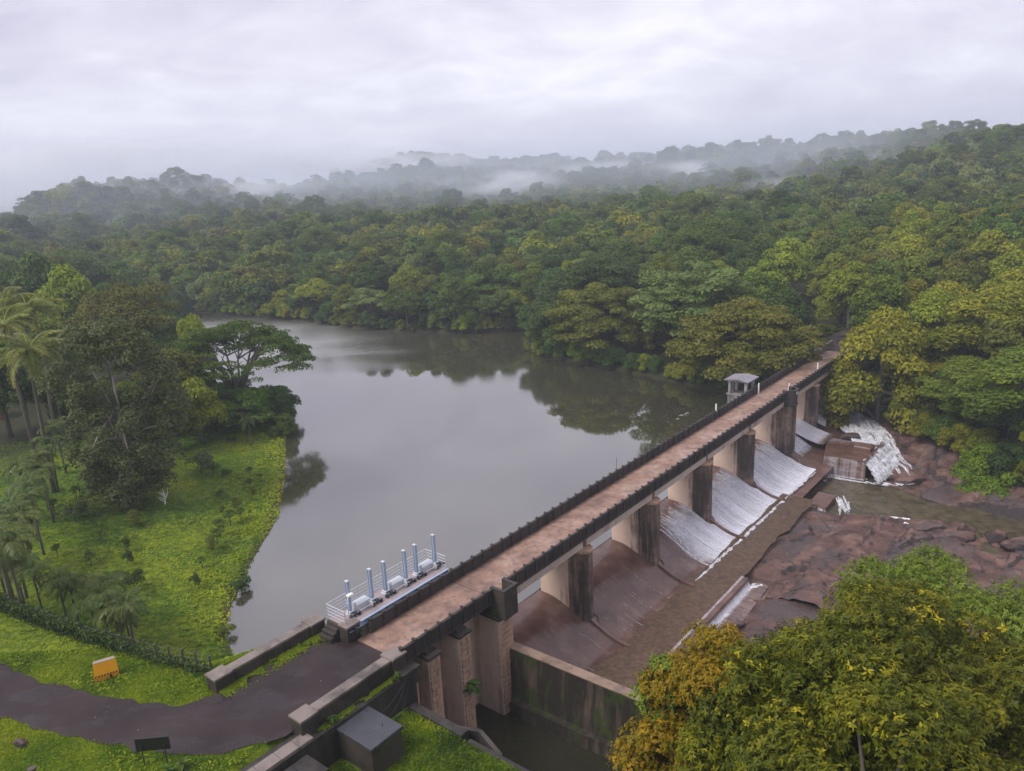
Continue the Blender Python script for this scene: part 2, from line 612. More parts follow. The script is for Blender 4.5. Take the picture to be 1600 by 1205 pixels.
def quads(P, Nn, size, aspect=0.55, jit=0.5):
    """diamond leaves at P facing Nn"""
    n = len(P)
    Nn = Nn + rng.normal(size=(n, 3)) * jit
    Nn /= np.linalg.norm(Nn, axis=1)[:, None]
    a = np.cross(Nn, unit(n))
    a /= np.linalg.norm(a, axis=1)[:, None] + 1e-9
    b = np.cross(Nn, a)
    s = (size * rng.uniform(0.6, 1.35, n))[:, None]
    droop = Nn * s * 0.12
    V = np.stack([P - a * s - droop, P + b * s * aspect, P + a * s - droop, P - b * s * aspect], 1).reshape(-1, 3)
    return V, np.arange(n * 4).reshape(n, 4)


def crown_points(cl, rad, npts, flat=1.0, inner=.25):
    """points on the shells of leaf clumps: cl (k,3), rad (k,)"""
    k = len(cl)
    pw = rad ** 2
    idx = rng.choice(k, npts, p=pw / pw.sum())
    d = unit(npts)
    d[:, 2] = np.where(d[:, 2] < -0.25, -d[:, 2], d[:, 2])
    rr = rad[idx] * (1 - inner * rng.random(npts) ** 2) * rng.uniform(.82, 1.12, npts)
    P = cl[idx] + d * rr[:, None] * np.array([1, 1, flat])
    return P, d, idx


def clumps_dome(k, Rr, z0, z1, cr, lean=0.0, sq=2.0):
    """clump centres filling the skin of a dome from z0 to z1"""
    d = unit(k * 3)
    d = d[d[:, 2] > -0.35][:k]
    n = len(d)
    rr = rng.uniform(0.62, 1.0, n)
    zc, hz = z0 + (z1 - z0) * .42, (z1 - z0) * .58
    c = np.stack([d[:, 0] * Rr * rr, d[:, 1] * Rr * rr, zc + d[:, 2] * hz * rr], 1)
    c[:, :2] *= (1 + 0.18 * (rng.random((n, 1)) - .5))
    return c, cr * rng.uniform(.7, 1.3, n)


def trunk_mb(h, r, cl=None, nb=7, fork=0.35, wob=.25, seed=0):
    rs = random.Random(seed)
    b = MB()
    pts = [(0, 0, -0.6)]
    for i in range(1, 6):
        pts.append((rs.uniform(-wob, wob) * i / 5, rs.uniform(-wob, wob) * i / 5, h * i / 5))
    b.tube(pts, [r * 1.5, r * 1.05, r * .9, r * .75, r * .6, r * .4], 7)
    if cl is not None:
        for c in cl[:: max(1, len(cl) // nb)][:nb]:
            f = rs.uniform(fork, .8)
            s = Vector((0, 0, h * f))
            e = Vector(c)
            mdl = (s + e) / 2 + Vector((rs.uniform(-.3, .3), rs.uniform(-.3, .3), rs.uniform(.1, .5)))
            b.tube([s, mdl, e], [r * .5, r * .34, r * .12], 5)
    return b


def make_tree(name, H, Rr, k, cr, n, size, z0=.12, leaf='mid', flat=.8, aspect=.55, seed=1, bark='bark', nb=8, column=False):
    """crown and trunk meshes of one kind of tree, H metres tall"""
    cl, rad = clumps_dome(k, Rr - cr * .6, H * z0 + cr * .4, H - cr * .6, cr)
    if column:          # straggly crown, branching down to the ground
        zc = rng.uniform(z0, .97, k)
        wz = np.interp(zc, [0, .25, .55, .8, 1.0], [.55, .8, 1.0, .85, .35])
        an, rq = rng.uniform(0, 6.28, k), np.sqrt(rng.uniform(.05, 1, k))
        cl = np.stack([np.cos(an) * rq * wz * (Rr - cr), np.sin(an) * rq * wz * (Rr - cr), zc * H], -1)
        rad = cr * rng.uniform(.6, 1.3, k)
    P, d, idx = crown_points(cl, rad, n, flat)
    up = np.array([0, 0, .45])
    V, F = quads(P, d + up, size, aspect)
    tint = np.clip(.45 + rng.normal(0, .2, n) + (rng.random(len(cl))[idx] - .5) * .45, 0, 1)
    cm = mesh_np(name + '_crown', V, F, {'tint': np.repeat(tint, 4)}, mats=[LEAF[leaf]])
    tm = trunk_mb(H * .72, H * (.015 if column else .022), cl, nb, seed=seed).mesh(name + '_trunk', M[bark], smooth=True)
    return {'crown': cm, 'trunk': tm, 'H': H, 'R': Rr}


def with_leaf(kind, leaf):
    me = kind['crown'].copy()
    me.materials[0] = LEAF[leaf]
    return dict(kind, crown=me)


def plant_tree(kind, name, label, x, y, h=None, z=None, group=None, cat='tree', wide=1.0, rz=None):
    s = (h / kind['H']) if h else 1.0
    z = gz(x, y) if z is None else z
    t = thing(name, label, cat, (x, y, z), random.uniform(0, 6.28) if rz is None else rz, group, (s * wide, s * wide, s))
    obj('trunk', kind['trunk'], t)
    obj('crown', kind['crown'], t)
    return t

# ================================================================== SETTING: ground, water, roads
NA, NR = 440, 330
azs = np.radians(np.linspace(-82, 82, NA))
rs_ = np.concatenate([np.linspace(0.5, 14, 14, endpoint=False), np.geomspace(14, 6000, NR - 14)])
AA, RR_ = np.meshgrid(azs, rs_)
gx, gy = RR_ * np.sin(AA), RR_ * np.cos(AA) - 3.0
gzz = ground(gx, gy)
gi = np.arange(NA * NR).reshape(NR, NA)
GF = np.stack([gi[:-1, :-1], gi[:-1, 1:], gi[1:, 1:], gi[1:, :-1]], -1).reshape(-1, 4)
dres = sdist(RES, gx, gy)
gazd = np.degrees(np.arctan2(gx, gy))
lawnm = (1 - sstep(112, 122, RR_)) * (gazd < -8) * (gx < 20)       # grassy left bank and camera hill
lawnm = np.maximum(lawnm, (gy < 36) * 1.0)
# meadow patches on the far left hill
mead = ((gazd < -13) & (RR_ > 470) & (RR_ < 640)) * sstep(.46, .54, fbm(gx * .013 + 7, gy * .013))
m, t, b, o = mat('ground_soil', .9, .2)
p = pos(t)
av = t.nodes.new('ShaderNodeAttribute')
av.attribute_name = 'cover'
sx = t.nodes.new('ShaderNodeSeparateXYZ')
L(t, av.outputs['Vector'], sx.inputs[0])
soil = mixc(t, noise(t, p, .25, 6), (.022, .026, .010), (.045, .045, .018))
gr = ramp(t, noise(t, p, .10, 7, .62), [(.30, (.060, .115, .010)), (.45, (.115, .190, .010)), (.56, (.20, .25, .012)), (.70, (.16, .21, .010))])
gr = mixc(t, ramp(t, noise(t, p, 1.6, 6, .68), [(.38, 0.75), (.62, 0.0)]), gr, (.030, .060, .008))
gr = mixc(t, ramp(t, noise(t, p, .33, 5, .6), [(.62, 0.0), (.72, .7)]), gr, (.20, .20, .02))
c1 = mixc(t, sx.outputs[0], soil, gr)
c1 = mixc(t, sx.outputs[1], c1, mixc(t, noise(t, p, .05, 5), (.07, .11, .022), (.11, .14, .03)))
c1 = mixc(t, sx.outputs[2], c1, mixc(t, noise(t, p, 2.5, 5), (.055, .038, .022), (.10, .075, .045)))
L(t, c1, b.inputs['Base Color'])
bump(t, b, noise(t, p, 5, 6, .7), .9, .12)
mud = sstep(1.0, 0.0, np.abs(dres - 0.1)) * (gx < 0)
cover = np.stack([lawnm.ravel(), (mead * 1.0).ravel(), mud.ravel()], -1)
setting('ground', mesh_np('ground', np.stack([gx.ravel(), gy.ravel(), gzz.ravel()], -1), GF, {'cover': cover}, True, [m]))


# reservoir: silty water, calm surface
def water_mat(name, body, refl_ior, rough, bscale, bstr, dirs=(1, 1, 1), cscale=.03, cvar=.15):
    m, t, b, o = mat(name, rough, .5)
    p = pos(t)
    L(t, mixc(t, ramp(t, noise(t, p, cscale, 5, .65), [(.35, 0), (.65, 1)]), tuple(x * (1 - cvar) for x in body), tuple(x * (1 + cvar) for x in body)), b.inputs['Base Color'])
    b.inputs['IOR'].default_value = refl_ior
    h = math_(t, 'ADD', noise(t, mapping(t, p, dirs), bscale, 5, .6), math_(t, 'MULTIPLY', noise(t, p, bscale * 5, 3, .6), .25))
    if name == 'reservoir':     # calm lanes and rippled patches
        lane = ramp(t, noise(t, mapping(t, p, (.012, .03, .03), (1, 4, 0)), 1.0, 4, .55), [(.42, .15), (.62, 1.0)])
        h = math_(t, 'MULTIPLY', h, lane)
    bump(t, b, h, bstr, .12)
    return m


def mirror_water(name, body, r0, r1, power, rough, scale, strength):
    """silty water: a body colour under a mirror that strengthens towards grazing view"""
    m, t, b, o = mat(name, .6, 0.0)
    p = pos(t)
    L(t, mixc(t, noise(t, p, .03, 4), tuple(x * .85 for x in body), tuple(x * 1.15 for x in body)), b.inputs['Base Color'])
    gl = t.nodes.new('ShaderNodeBsdfGlossy')
    gl.inputs['Color'].default_value = (.97, .97, .96, 1)
    lane = ramp(t, noise(t, mapping(t, p, (.016, .035, .03), (1, 4, 0)), 1.0, 5, .55), [(.40, .10), (.62, 1.0)])
    dv = t.nodes.new('ShaderNodeVectorMath')
    dv.operation = 'DISTANCE'
    L(t, p, dv.inputs[0])
    dv.inputs[1].default_value = (-62, 182, WZ)          # a breeze ruffles the far arm
    wind = ramp(t, math_(t, 'ADD', math_(t, 'MULTIPLY', dv.outputs['Value'], .012), math_(t, 'MULTIPLY', noise(t, mapping(t, p, (.03, .08, .05)), 1.0, 5, .6), .5)), [(.55, 1.0), (.95, 0.0)])
    L(t, math_(t, 'ADD', math_(t, 'MULTIPLY', lane, rough), math_(t, 'MULTIPLY', wind, .30)), gl.inputs['Roughness'])
    h = math_(t, 'ADD', noise(t, mapping(t, p, (1, .7, 1)), scale, 5, .6), math_(t, 'MULTIPLY', noise(t, p, scale * 5, 3, .6), .25))
    bn = t.nodes.new('ShaderNodeBump')
    bn.inputs['Strength'].default_value = strength
    bn.inputs['Distance'].default_value = .10
    L(t, math_(t, 'MULTIPLY', h, lane), bn.inputs['Height'])
    L(t, bn.outputs[0], gl.inputs['Normal'])
    lw_ = t.nodes.new('ShaderNodeLayerWeight')
    lw_.inputs[0].default_value = .5
    f = math_(t, 'ADD', math_(t, 'MULTIPLY', math_(t, 'POWER', lw_.outputs['Facing'], power), r1 - r0), r0, True)
    mx = t.nodes.new('ShaderNodeMixShader')
    L(t, f, mx.inputs[0])
    L(t, b.outputs[0], mx.inputs[1])
    L(t, gl.outputs[0], mx.inputs[2])
    L(t, mx.outputs[0], o.inputs[0])
    return m


M['reservoir'] = mirror_water('reservoir', (.050, .046, .028), .16, .78, 2.4, .12, 1.1, .05)
q = [D(-11.5, -3.4), D(-11.5, -30), (-60, 40, 0), (-180, 150, 0), (-180, 300, 0), (90, 300, 0), D(96, -1.0), D(80, -1.0), D(80, -.5), D(-9.0, -.5), D(-9.0, -3.4)]
mb = MB()
mb.add([(a, b_, WZ) for a, b_, _ in q], [tuple(range(len(q) - 1, -1, -1))])
setting('reservoir_water', mb.mesh('reservoir_water', M['reservoir']))

# approach road on the left bank
m, t, b, o = mat('asphalt', .55, .45)
p = pos(t)
n_ = noise(t, p, .22, 6, .6)
c = ramp(t, n_, [(.3, (.026, .017, .019)), (.52, (.046, .031, .033)), (.72, (.078, .055, .056))])
c = mixc(t, math_(t, 'MULTIPLY', noise(t, p, 22, 4, .7), .55), c, (.018, .013, .013))
vo = t.nodes.new('ShaderNodeTexVoronoi')
vo.inputs['Scale'].default_value = 1.3
L(t, p, vo.inputs['Vector'])
c = mixc(t, ramp(t, vo.outputs['Distance'], [(.035, .8), (.06, 0)]), c, (.32, .26, .24))
L(t, c, b.inputs['Base Color'])
wet = ramp(t, noise(t, mapping(t, p, (.35, .6, .5), (2, 7, 0)), 1.0, 6, .62), [(.50, 0), (.60, 1)])
c = mixc(t, math_(t, 'MULTIPLY', wet, .5), c, (.022, .016, .018))
L(t, c, b.inputs['Base Color'])
L(t, mixc(t, wet, (.85,) * 3, (.22,) * 3), b.inputs['Roughness'])
b.inputs['Specular IOR Level'].default_value = .3
bump(t, b, noise(t, p, 18, 5, .7), .6, .03)
M['asphalt'] = m
up_edge = [(-52, 54.3), (-40, 46.8), (-33.2, 42.8), (-29.3, 40.7), (-25.2, 39.2), (-22.4, 38.4), (-19.8, 37.9), (-18.0, 38.5), (-16.6, 40.1), D(-13.5, -2.75)[:2], D(-10.4, -2.3)[:2], D(-9.9, -1.5)[:2], D(-8.85, -.3)[:2]]
lo_edge = [(-50, 46.5), (-38, 41), (-29.9, 37.6), (-27.5, 36.5), (-25, 35.6), (-22.8, 35.0), (-20.5, 34.4), (-18.3, 33.9), (-16, 33.6), D(-17.0, 3.4)[:2], D(-14, 3.35)[:2], D(-11, 3.35)[:2], D(-8.85, 3.35)[:2]]


def resample(pl, n):
    pl = np.asarray(pl, float)
    s = np.concatenate([[0], np.cumsum(np.hypot(*np.diff(pl, axis=0).T))])
    return np.stack([np.interp(np.linspace(0, s[-1], n), s, pl[:, i]) for i in (0, 1)], -1)


A_, B_ = resample(up_edge, 90), resample(lo_edge, 90)
W_ = np.linspace(0, 1, 22)
for arr, sgn in ((A_, 1), (B_, -1)):
    arr += (fbm(arr[:, :1] * 1.3, arr[:, 1:] * 1.3, 5) - .5) * 1.0 * np.array([0, sgn]) * (np.arange(90) < 72)[:, None]
G_ = A_[:, None] * (1 - W_[None, :, None]) + B_[:, None] * W_[None, :, None]
cz = 5.36 - .10 * np.abs(W_ * 2 - 1)[None, :] ** 2 + .03 * (fbm(G_[..., 0] * .5, G_[..., 1] * .5) - .5)
cz = np.maximum(cz, ground(G_[..., 0], G_[..., 1]) * (to_uv(G_[..., 0], G_[..., 1])[1] < 2.6) + .03)
ii = np.arange(90 * 22).reshape(90, 22)
FF = np.stack([ii[:-1, :-1], ii[:-1, 1:], ii[1:, 1:], ii[1:, :-1]], -1).reshape(-1, 4)[:, ::-1]
setting('approach_road', mesh_np('approach_road', np.concatenate([G_, cz[..., None]], -1).reshape(-1, 3), FF, None, True, [M['asphalt']]))
pa = [D(86, -.1), D(90, -.3), D(94, -1.6), D(98, -2.5), D(103, -1), D(108, 4)]
pb = [D(86, 3.5), D(90, 3.2), D(94, 1.9), D(97.5, .6), D(101.5, 2), D(105, 6)]
mb = MB()
PZ = [5.40, 5.42, 5.46, 5.6, 5.9, 6.4]
mb.loft([[(a[0], a[1], z), (b_[0], b_[1], z)] for a, b_, z in zip(pa, pb, PZ)], cap=False, closed=False)
setting('far_road', mb.mesh('far_road', M['asphalt']))

# ================================================================== BRIDGE
ST = [-8.9, 0.0] + [LB * i for i in range(1, 8)]          # joints of the deck
ST[7], ST[8] = 69.7, 80.2
m, t, b, o = mat('deck_concrete', .6, .45)
p = pos(t)
n_ = noise(t, p, .45, 7, .62)
c = ramp(t, n_, [(.30, (.20, .125, .10)), (.48, (.34, .205, .150)), (.66, (.46, .31, .24))])
c = mixc(t, ramp(t, noise(t, p, 1.3, 7, .68), [(.47, 0), (.64, .8)]), c, (.12, .080, .068))
c = mixc(t, ramp(t, noise(t, p, .8, 6, .66), [(.60, 0), (.70, .6)]), c, (.30, .11, .05))
c = mixc(t, math_(t, 'MULTIPLY', noise(t, p, 14, 5, .7), .4), c, (.12, .08, .07))
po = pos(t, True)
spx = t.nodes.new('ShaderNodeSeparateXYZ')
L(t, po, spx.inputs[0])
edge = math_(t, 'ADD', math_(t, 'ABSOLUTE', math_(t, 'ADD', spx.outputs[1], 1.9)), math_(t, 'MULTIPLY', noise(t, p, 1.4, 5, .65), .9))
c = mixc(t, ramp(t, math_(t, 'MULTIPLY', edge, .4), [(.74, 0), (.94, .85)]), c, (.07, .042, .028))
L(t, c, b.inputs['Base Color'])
L(t, ramp(t, n_, [(.45, .7), (.6, .33)]), b.inputs['Roughness'])
bump(t, b, noise(t, p, 12, 6, .7), .3, .03)
M['deck'] = m
BR = dthing('road_bridge', 'long narrow bridge with pinkish concrete deck and dark parapets crossing the dam', 'bridge', 0, 0, 0)
PL_ = LB / 10


def panel_mesh(name, ln, outer):
    """parapet panel: slab with rails and raised ribs on the outer face (towards -y)"""
    p_ = MB()
    p_.box(.06, ln - .06, -.05, .05, 0, .98)
    if outer:
        p_.box(.06, ln - .06, -.085, -.05, .0, .16)
        p_.box(.06, ln - .06, -.085, -.05, .80, .98)
        for k in range(5):
            x = .06 + (ln - .18) * (k + .5) / 5
            p_.box(x - .015, x + .075, -.075, -.05, .16, .80)
    p_.box(.0, ln, -.11, .11, .98, 1.06, .012)
    return p_.mesh(name, M['parapet'])


def post_mesh(name, tall=1.1):
    return MB().box(-.075, .075, -.12, .12, -.05, tall).box(-.10, .10, -.17, .17, tall, tall + .07, .015).mesh(name, M['parapet'])


PO, PI_, PM = panel_mesh('parapet_panel_outer', PL_, True), panel_mesh('parapet_panel_inner', PL_, False), post_mesh('parapet_post')
for i in range(len(ST) - 1):
    a, e = ST[i], ST[i + 1]
    mb = MB()
    nseg = 24
    for k in range(nseg):
        pass
    mb.box(a + .03, e - .03, -3.98, .18, ZD - .28, ZD)
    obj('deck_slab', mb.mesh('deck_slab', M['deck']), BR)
    obj('expansion_joint', MB().box(e - .026, e + .026, -3.8, 0.05, ZD - .2, ZD - .03).mesh('expansion_joint', M['black']), BR)
    if i > 0:
        for gv in (-3.55, -.55):
            obj('girder', MB().box(a + .25, e - .25, gv - .22, gv + .22, ZD - 1.05, ZD - .283, .03).mesh('girder', M['girder']), BR)
    n = max(1, round((e - a) / PL_))
    for k in range(n):
        x = a + (e - a) * k / n
        sx_ = (e - a) / n / PL_
        skip = (i == 1 and k == 0 and False)
        for side, me_, yy, rz in ((0, PO, -3.97, 0), (1, PI_, .08, 0)):
            if side == 0 and (-.35 < x + .5 < 1.2 or 57.2 < x + .5 < 59.4):
                continue                      # balconies over the two large piers
            if side == 1 and x < -8.2:
                continue
            obj('parapet_panel', me_, BR, (x, yy, ZD - .14 + (0.0 if side == 0 else .0)), (0, 0, 0), (sx_, 1, 1))
            obj('parapet_post', PM, BR, (x, yy, ZD - .12))
# plain parapets on the banks at the far end
for (a, e, yy) in ((80.3, 89.6, .08), (80.3, 85.6, -3.97)):
    obj('end_parapet', MB().box(a, e, yy - .12, yy + .12, ZD - .6, ZD + .86).box(a - .01, e + .02, yy - .18, yy + .18, ZD + .86, ZD + .98, .02).mesh('end_parapet', M['coping']), BR)
obj('end_slab', MB().box(80.26, 86.2, -3.98, .18, ZD - .5, ZD - .004).mesh('end_slab', M['deck']), BR)


# ------------------------------------------------------------------ piers
def pier(u, half, vtip, ztop, name, label, zb=-4.6, cat='bridge pier', rim=True, group='rounded piers under the bridge'):
    T = dthing(name, label, cat, u, 0, 0, group)
    yc = -(vtip - half)                      # centre of the round nose
    mb = MB()
    mb.box(-half, half, yc + .9, .25, zb, ztop)
    obj('pier_body', mb.mesh('pier_body', M['pier']), T)
    # masonry nose, with unwrapped courses
    ring = [(half + .0, yc + .896)] + [(half * math.cos(a_), yc + half * math.sin(a_)) for a_ in np.linspace(0, -math.pi, 19)] + [(-half, yc + .896)]
    V, F, Wp = [], [], []
    s = 0
    nz = 2
    for j, (x, y) in enumerate(ring):
        if j:
            s += math.dist(ring[j - 1], ring[j])
        for z in (zb, ztop):
            V.append((x * 1.012, y, z))
            Wp.append((s, z, 0))
    n = len(ring)
    F = [(2 * j, 2 * j + 2, 2 * j + 3, 2 * j + 1) for j in range(n - 1)]
    F = [f[::-1] for f in F]
    me = mesh_np('nose', np.array(V), np.array(F), {'wrap': np.array(Wp)}, False, [M['nose']])
    obj('nose', me, T)
    if rim:
        rg = lambda k, z: [(half * k * math.cos(a_), yc + half * k * math.sin(a_), z) for a_ in np.linspace(0, -2 * math.pi, 28, endpoint=False)][::-1]
        mb = MB()
        mb.loft([rg(1.0, ztop - .26), rg(1.07, ztop - .22), rg(1.07, ztop - .03), rg(1.03, ztop), rg(.84, ztop + .001), rg(.80, ztop - .05)])
        obj('nose_cap', mb.mesh('nose_cap', M['block']), T)
        obj('bearing_block', MB().box(-half * .7, half * .7, -3.2, .1, ztop + .01, ztop + .42, .03).mesh('bearing_block', M['girder']), T)
    return T


names = ['first round nosed pier right of the square abutment, stained black down its nose',
         'second round nosed pier right of the square abutment, brown water either side',
         'third round nosed pier right of the square abutment, orange flank over white water',
         'fourth round nosed pier, the last before the thick balcony pier']
for i in range(1, 5):
    pier(LB * i, .82, 4.35, 4.25, 'bridge_pier', names[i - 1])
pier(69.9, .72, 4.2, 4.25, 'bridge_pier', 'slim round nosed pier beyond the balcony pier, nearest the wooded bank', -3.5)
# thick pier with the round balcony
T = pier(58.4, 1.15, 4.95, 4.45, 'balcony_pier', 'thick dark round pier carrying a drum shaped balcony beside the bridge', -5.2, rim=False, group=None)
yc = -(4.95 - 1.15)
rg = lambda r, z, s=0, e=2 * math.pi, n=36: [(r * math.cos(a_), yc + r * math.sin(a_), z) for a_ in np.linspace(s, e, n, endpoint=False)]
mb = MB()
mb.loft([rg(1.14, 4.3), rg(1.27, 4.42), rg(1.27, 4.58), rg(1.17, 4.62), rg(1.17, 5.5)])
obj('balcony_drum', mb.mesh('balcony_drum', M['parapet'], smooth=False), T)
mb = MB()


def ringwall(mb, r0, r1, z0, z1, s, e, n=24):
    sec = []
    for a_ in np.linspace(s, e, n):
        sec.append([(r * math.cos(a_), yc + r * math.sin(a_), z) for r, z in ((r0, z0), (r1, z0), (r1, z1), (r0, z1))])
    mb.loft(sec)


ringwall(mb, 1.03, 1.19, 5.50, 6.32, -math.pi - .25, .25)
ringwall(mb, 1.0, 1.24, 6.32, 6.42, -math.pi - .25, .25)
ringwall(mb, 1.0, 1.215, 5.50, 5.58, -math.pi - .25, .25)
obj('balcony_parapet', mb.mesh('balcony_parapet', M['parapet']), T)
for a_ in (-1.78, -1.57, -1.36):
    sec = []
    for q_ in np.linspace(a_ - .045, a_ + .045, 3):
        sec.append([(r * math.cos(q_), yc + r * math.sin(q_), z) for r, z in ((1.17, 5.85), (1.205, 5.85), (1.205, 6.2), (1.17, 6.2))])
    obj('balcony_bar', MB().loft(sec).mesh('balcony_bar', M['white']), T)
obj('pier_toe', MB().loft([[(-.75, -4.8, -6), (.75, -4.8, -6), (.75, -4.8, -2.0), (-.75, -4.8, -2.0)], [(-.6, -7.0, -6), (.6, -7.0, -6), (.6, -7.0, -3.2), (-.6, -7.0, -3.2)],
                           [(-.5, -9.2, -6), (.5, -9.2, -6), (.5, -9.2, -4.3), (-.5, -9.2, -4.3)]]).mesh('pier_toe', M['pier']), T)
# far abutment
T = dthing('bridge_abutment', 'orange brown end wall of the bridge half hidden by the wooded bank', 'abutment', 80.6, 0, 0)
obj('abutment_wall', MB().box(-1.3, 6, -3.7, .3, -3.5, ZD - .52).mesh('abutment_wall', M['sluice']), T)


# square piers around the sluices, faced with stone courses
def sluice_pier(u0, u1, vf, ztop, cap, label, zb=-5.2, name='sluice_pier'):
    um = (u0 + u1) / 2
    T = dthing(name, label, 'sluice pier', um, 0, 0, 'square piers between the sluices')
    h = (u1 - u0) / 2
    bt = .10                                   # face batters outwards towards the foot
    mb = MB()
    mb.loft([[(-h - .1, -vf - bt, zb), (h + .1, -vf - bt, zb), (h + .1, .2, zb), (-h - .1, .2, zb)],
             [(-h, -vf + .02, cap - .2), (h, -vf + .02, cap - .2), (h, .2, cap - .2), (-h, .2, cap - .2)]])
    obj('pier_body', mb.mesh('pier_body', M['sluice']), T)
    obj('pier_cap', MB().box(-h - .12, h + .12, -vf - .14, .0, cap - .2, cap, .03).mesh('pier_cap', M['stone']), T)
    obj('pier_head', MB().box(-h + .06, h - .06, -vf + .22, .0, cap + .001, ztop).mesh('pier_head', M['parapet']), T)
    z = zb + 1.2
    k = 0
    while z < cap - .62:
        hh = .40 + .06 * random.random()
        y0 = -vf - bt * (cap - z) / (cap - zb)
        cuts = [-h + .02, -h + (.62 if k % 2 else .38) * 2 * h, h - .02]
        for ca, cb in zip(cuts[:-1], cuts[1:]):
            pr = .035 + .035 * random.random()
            obj('stone', MB().box(ca + .02, cb - .02, y0 - pr - .03, y0 + .14, z, z + hh - .085, .012).mesh('stone', M['block']), T)
        z += hh
        k += 1
    return T


sluice_pier(-.32, 1.08, 4.45, 5.35, 4.15, 'broad square abutment pier with a dark box balcony, right of the sluices')
sluice_pier(-4.28, -3.32, 4.40, 5.1, 5.0 - .1, 'middle square sluice pier with a leafy plant growing at its foot')
sluice_pier(-7.15, -6.2, 4.40, 5.1, 4.9, 'slender square sluice pier beside the black retaining wall')
T = dthing('box_balcony', 'small dark open topped box balcony projecting from the bridge above the square abutment', 'balcony', .38, 0, 0)
bx_ = MB()
bx_.box(-.72, .72, -5.05, -3.75, 4.16, 5.35)
bx_.box(-.72, .72, -5.05, -4.90, 5.35, 6.35).box(-.72, -.57, -4.90, -3.80, 5.35, 6.35).box(.57, .72, -4.90, -3.80, 5.35, 6.35)
obj('box_wall', bx_.mesh('box_wall', M['stone']), T)
bx_ = MB()
bx_.box(-.78, .78, -5.11, -4.86, 6.35, 6.43, .015).box(-.78, -.53, -4.855, -3.82, 6.35, 6.43, .015).box(.53, .78, -4.855, -3.82, 6.35, 6.43, .015)
obj('box_coping', bx_.mesh('box_coping', M['parapet']), T)
# lower stub pier and back walls of the sluice bays
T = dthing('sluice_wall', 'pinkish back wall of the sluice bays under the bridge, behind the square piers', 'sluice wall', 0, 0, 0)
obj('wall_face', MB().box(-9.3, .2, -2.1, -.05, -5.2, 5.1).mesh('wall_face', M['sluice']), T)
T = dthing('side_pier', 'broken faced stub pier between the retaining wall and the sluices', 'pier', -8.6, 0, 0)
obj('pier_body', MB().box(-.55, .55, -4.3, -1, -4, 3.85).mesh('pier_body', M['block']), T)
obj('pier_cap', MB().box(-.65, .65, -4.5, -1, 3.855, 4.0, .02).mesh('pier_cap', M['stone']), T)

# ================================================================== SPILLWAY
PROF = np.array([(-.75, -2.0), (-.70, -.60), (-.2, -.58), (.4, -.60), (1.0, -.68), (1.8, -.92), (2.6, -1.26), (3.6, -1.82), (4.6, -2.42), (5.6, -2.94), (6.6, -3.30), (7.6, -3.46), (9, -3.5), (10.9, -3.48)])


def prof_at(vv):
    return np.interp(vv, PROF[:, 0], PROF[:, 1])


m, t, b, o = mat('spillway_concrete', .35, .5)
p = pos(t)
c = ramp(t, noise(t, p, .6, 7, .6), [(.3, (.085, .045, .036)), (.55, (.15, .085, .068)), (.72, (.21, .13, .10))])
L(t, c, b.inputs['Base Color'])
bump(t, b, noise(t, p, 9, 5, .6), .3, .03)
M['apron'] = m
SPW = dthing('spillway', 'curved brown concrete overflow of the dam running under all the bridge piers', 'spillway', 0, 0, 0)
vvs = np.concatenate([[-.75], np.linspace(-.7, 8, 40), np.linspace(8.4, 10.9, 6)])
us = np.linspace(1.0, 80, 60)
VV = np.array([(u_, -v_, prof_at(v_) - .05) for u_ in us for v_ in vvs])
nvv = len(vvs)
ii = np.arange(len(us) * nvv).reshape(len(us), nvv)
FF = np.stack([ii[:-1, :-1], ii[:-1, 1:], ii[1:, 1:], ii[1:, :-1]], -1).reshape(-1, 4)[:, ::-1]
keep = (us[:-1] < 56)
FFk = FF.reshape(len(us) - 1, nvv - 1, 4)
wv = vvs[:-1] < 9.0
sel = np.ones((len(us) - 1, nvv - 1), bool)
sel[us[:-1] > 45.5] = wv[None, :]
obj('chute', mesh_np('chute', VV, FFk[sel], None, True, [M['apron']]), SPW)
# end sill with its drop
obj('end_sill', MB().box(1.0, 27.2, -11.5, -10.9, -6, -3.30, .04).mesh('end_sill', M['apron']), SPW)
# low ribs running down from each pier nose
for i in (1, 2, 3, 4, 6):
    u_ = LB * i if i < 6 else 69.9
    rr = []
    last = 7.9 if i != 6 else 7.0
    for v_ in np.linspace(4.2, last, 16):
        z_ = float(prof_at(v_))
        hgt = .24
        rr.append([(u_ - .16, -v_, z_ - .3), (u_ + .16, -v_, z_ - .3), (u_ + .16, -v_, z_ + hgt), (u_ - .16, -v_, z_ + hgt)])
    obj('divider_rib', MB().loft(rr).mesh('divider_rib', M['apron']), SPW)


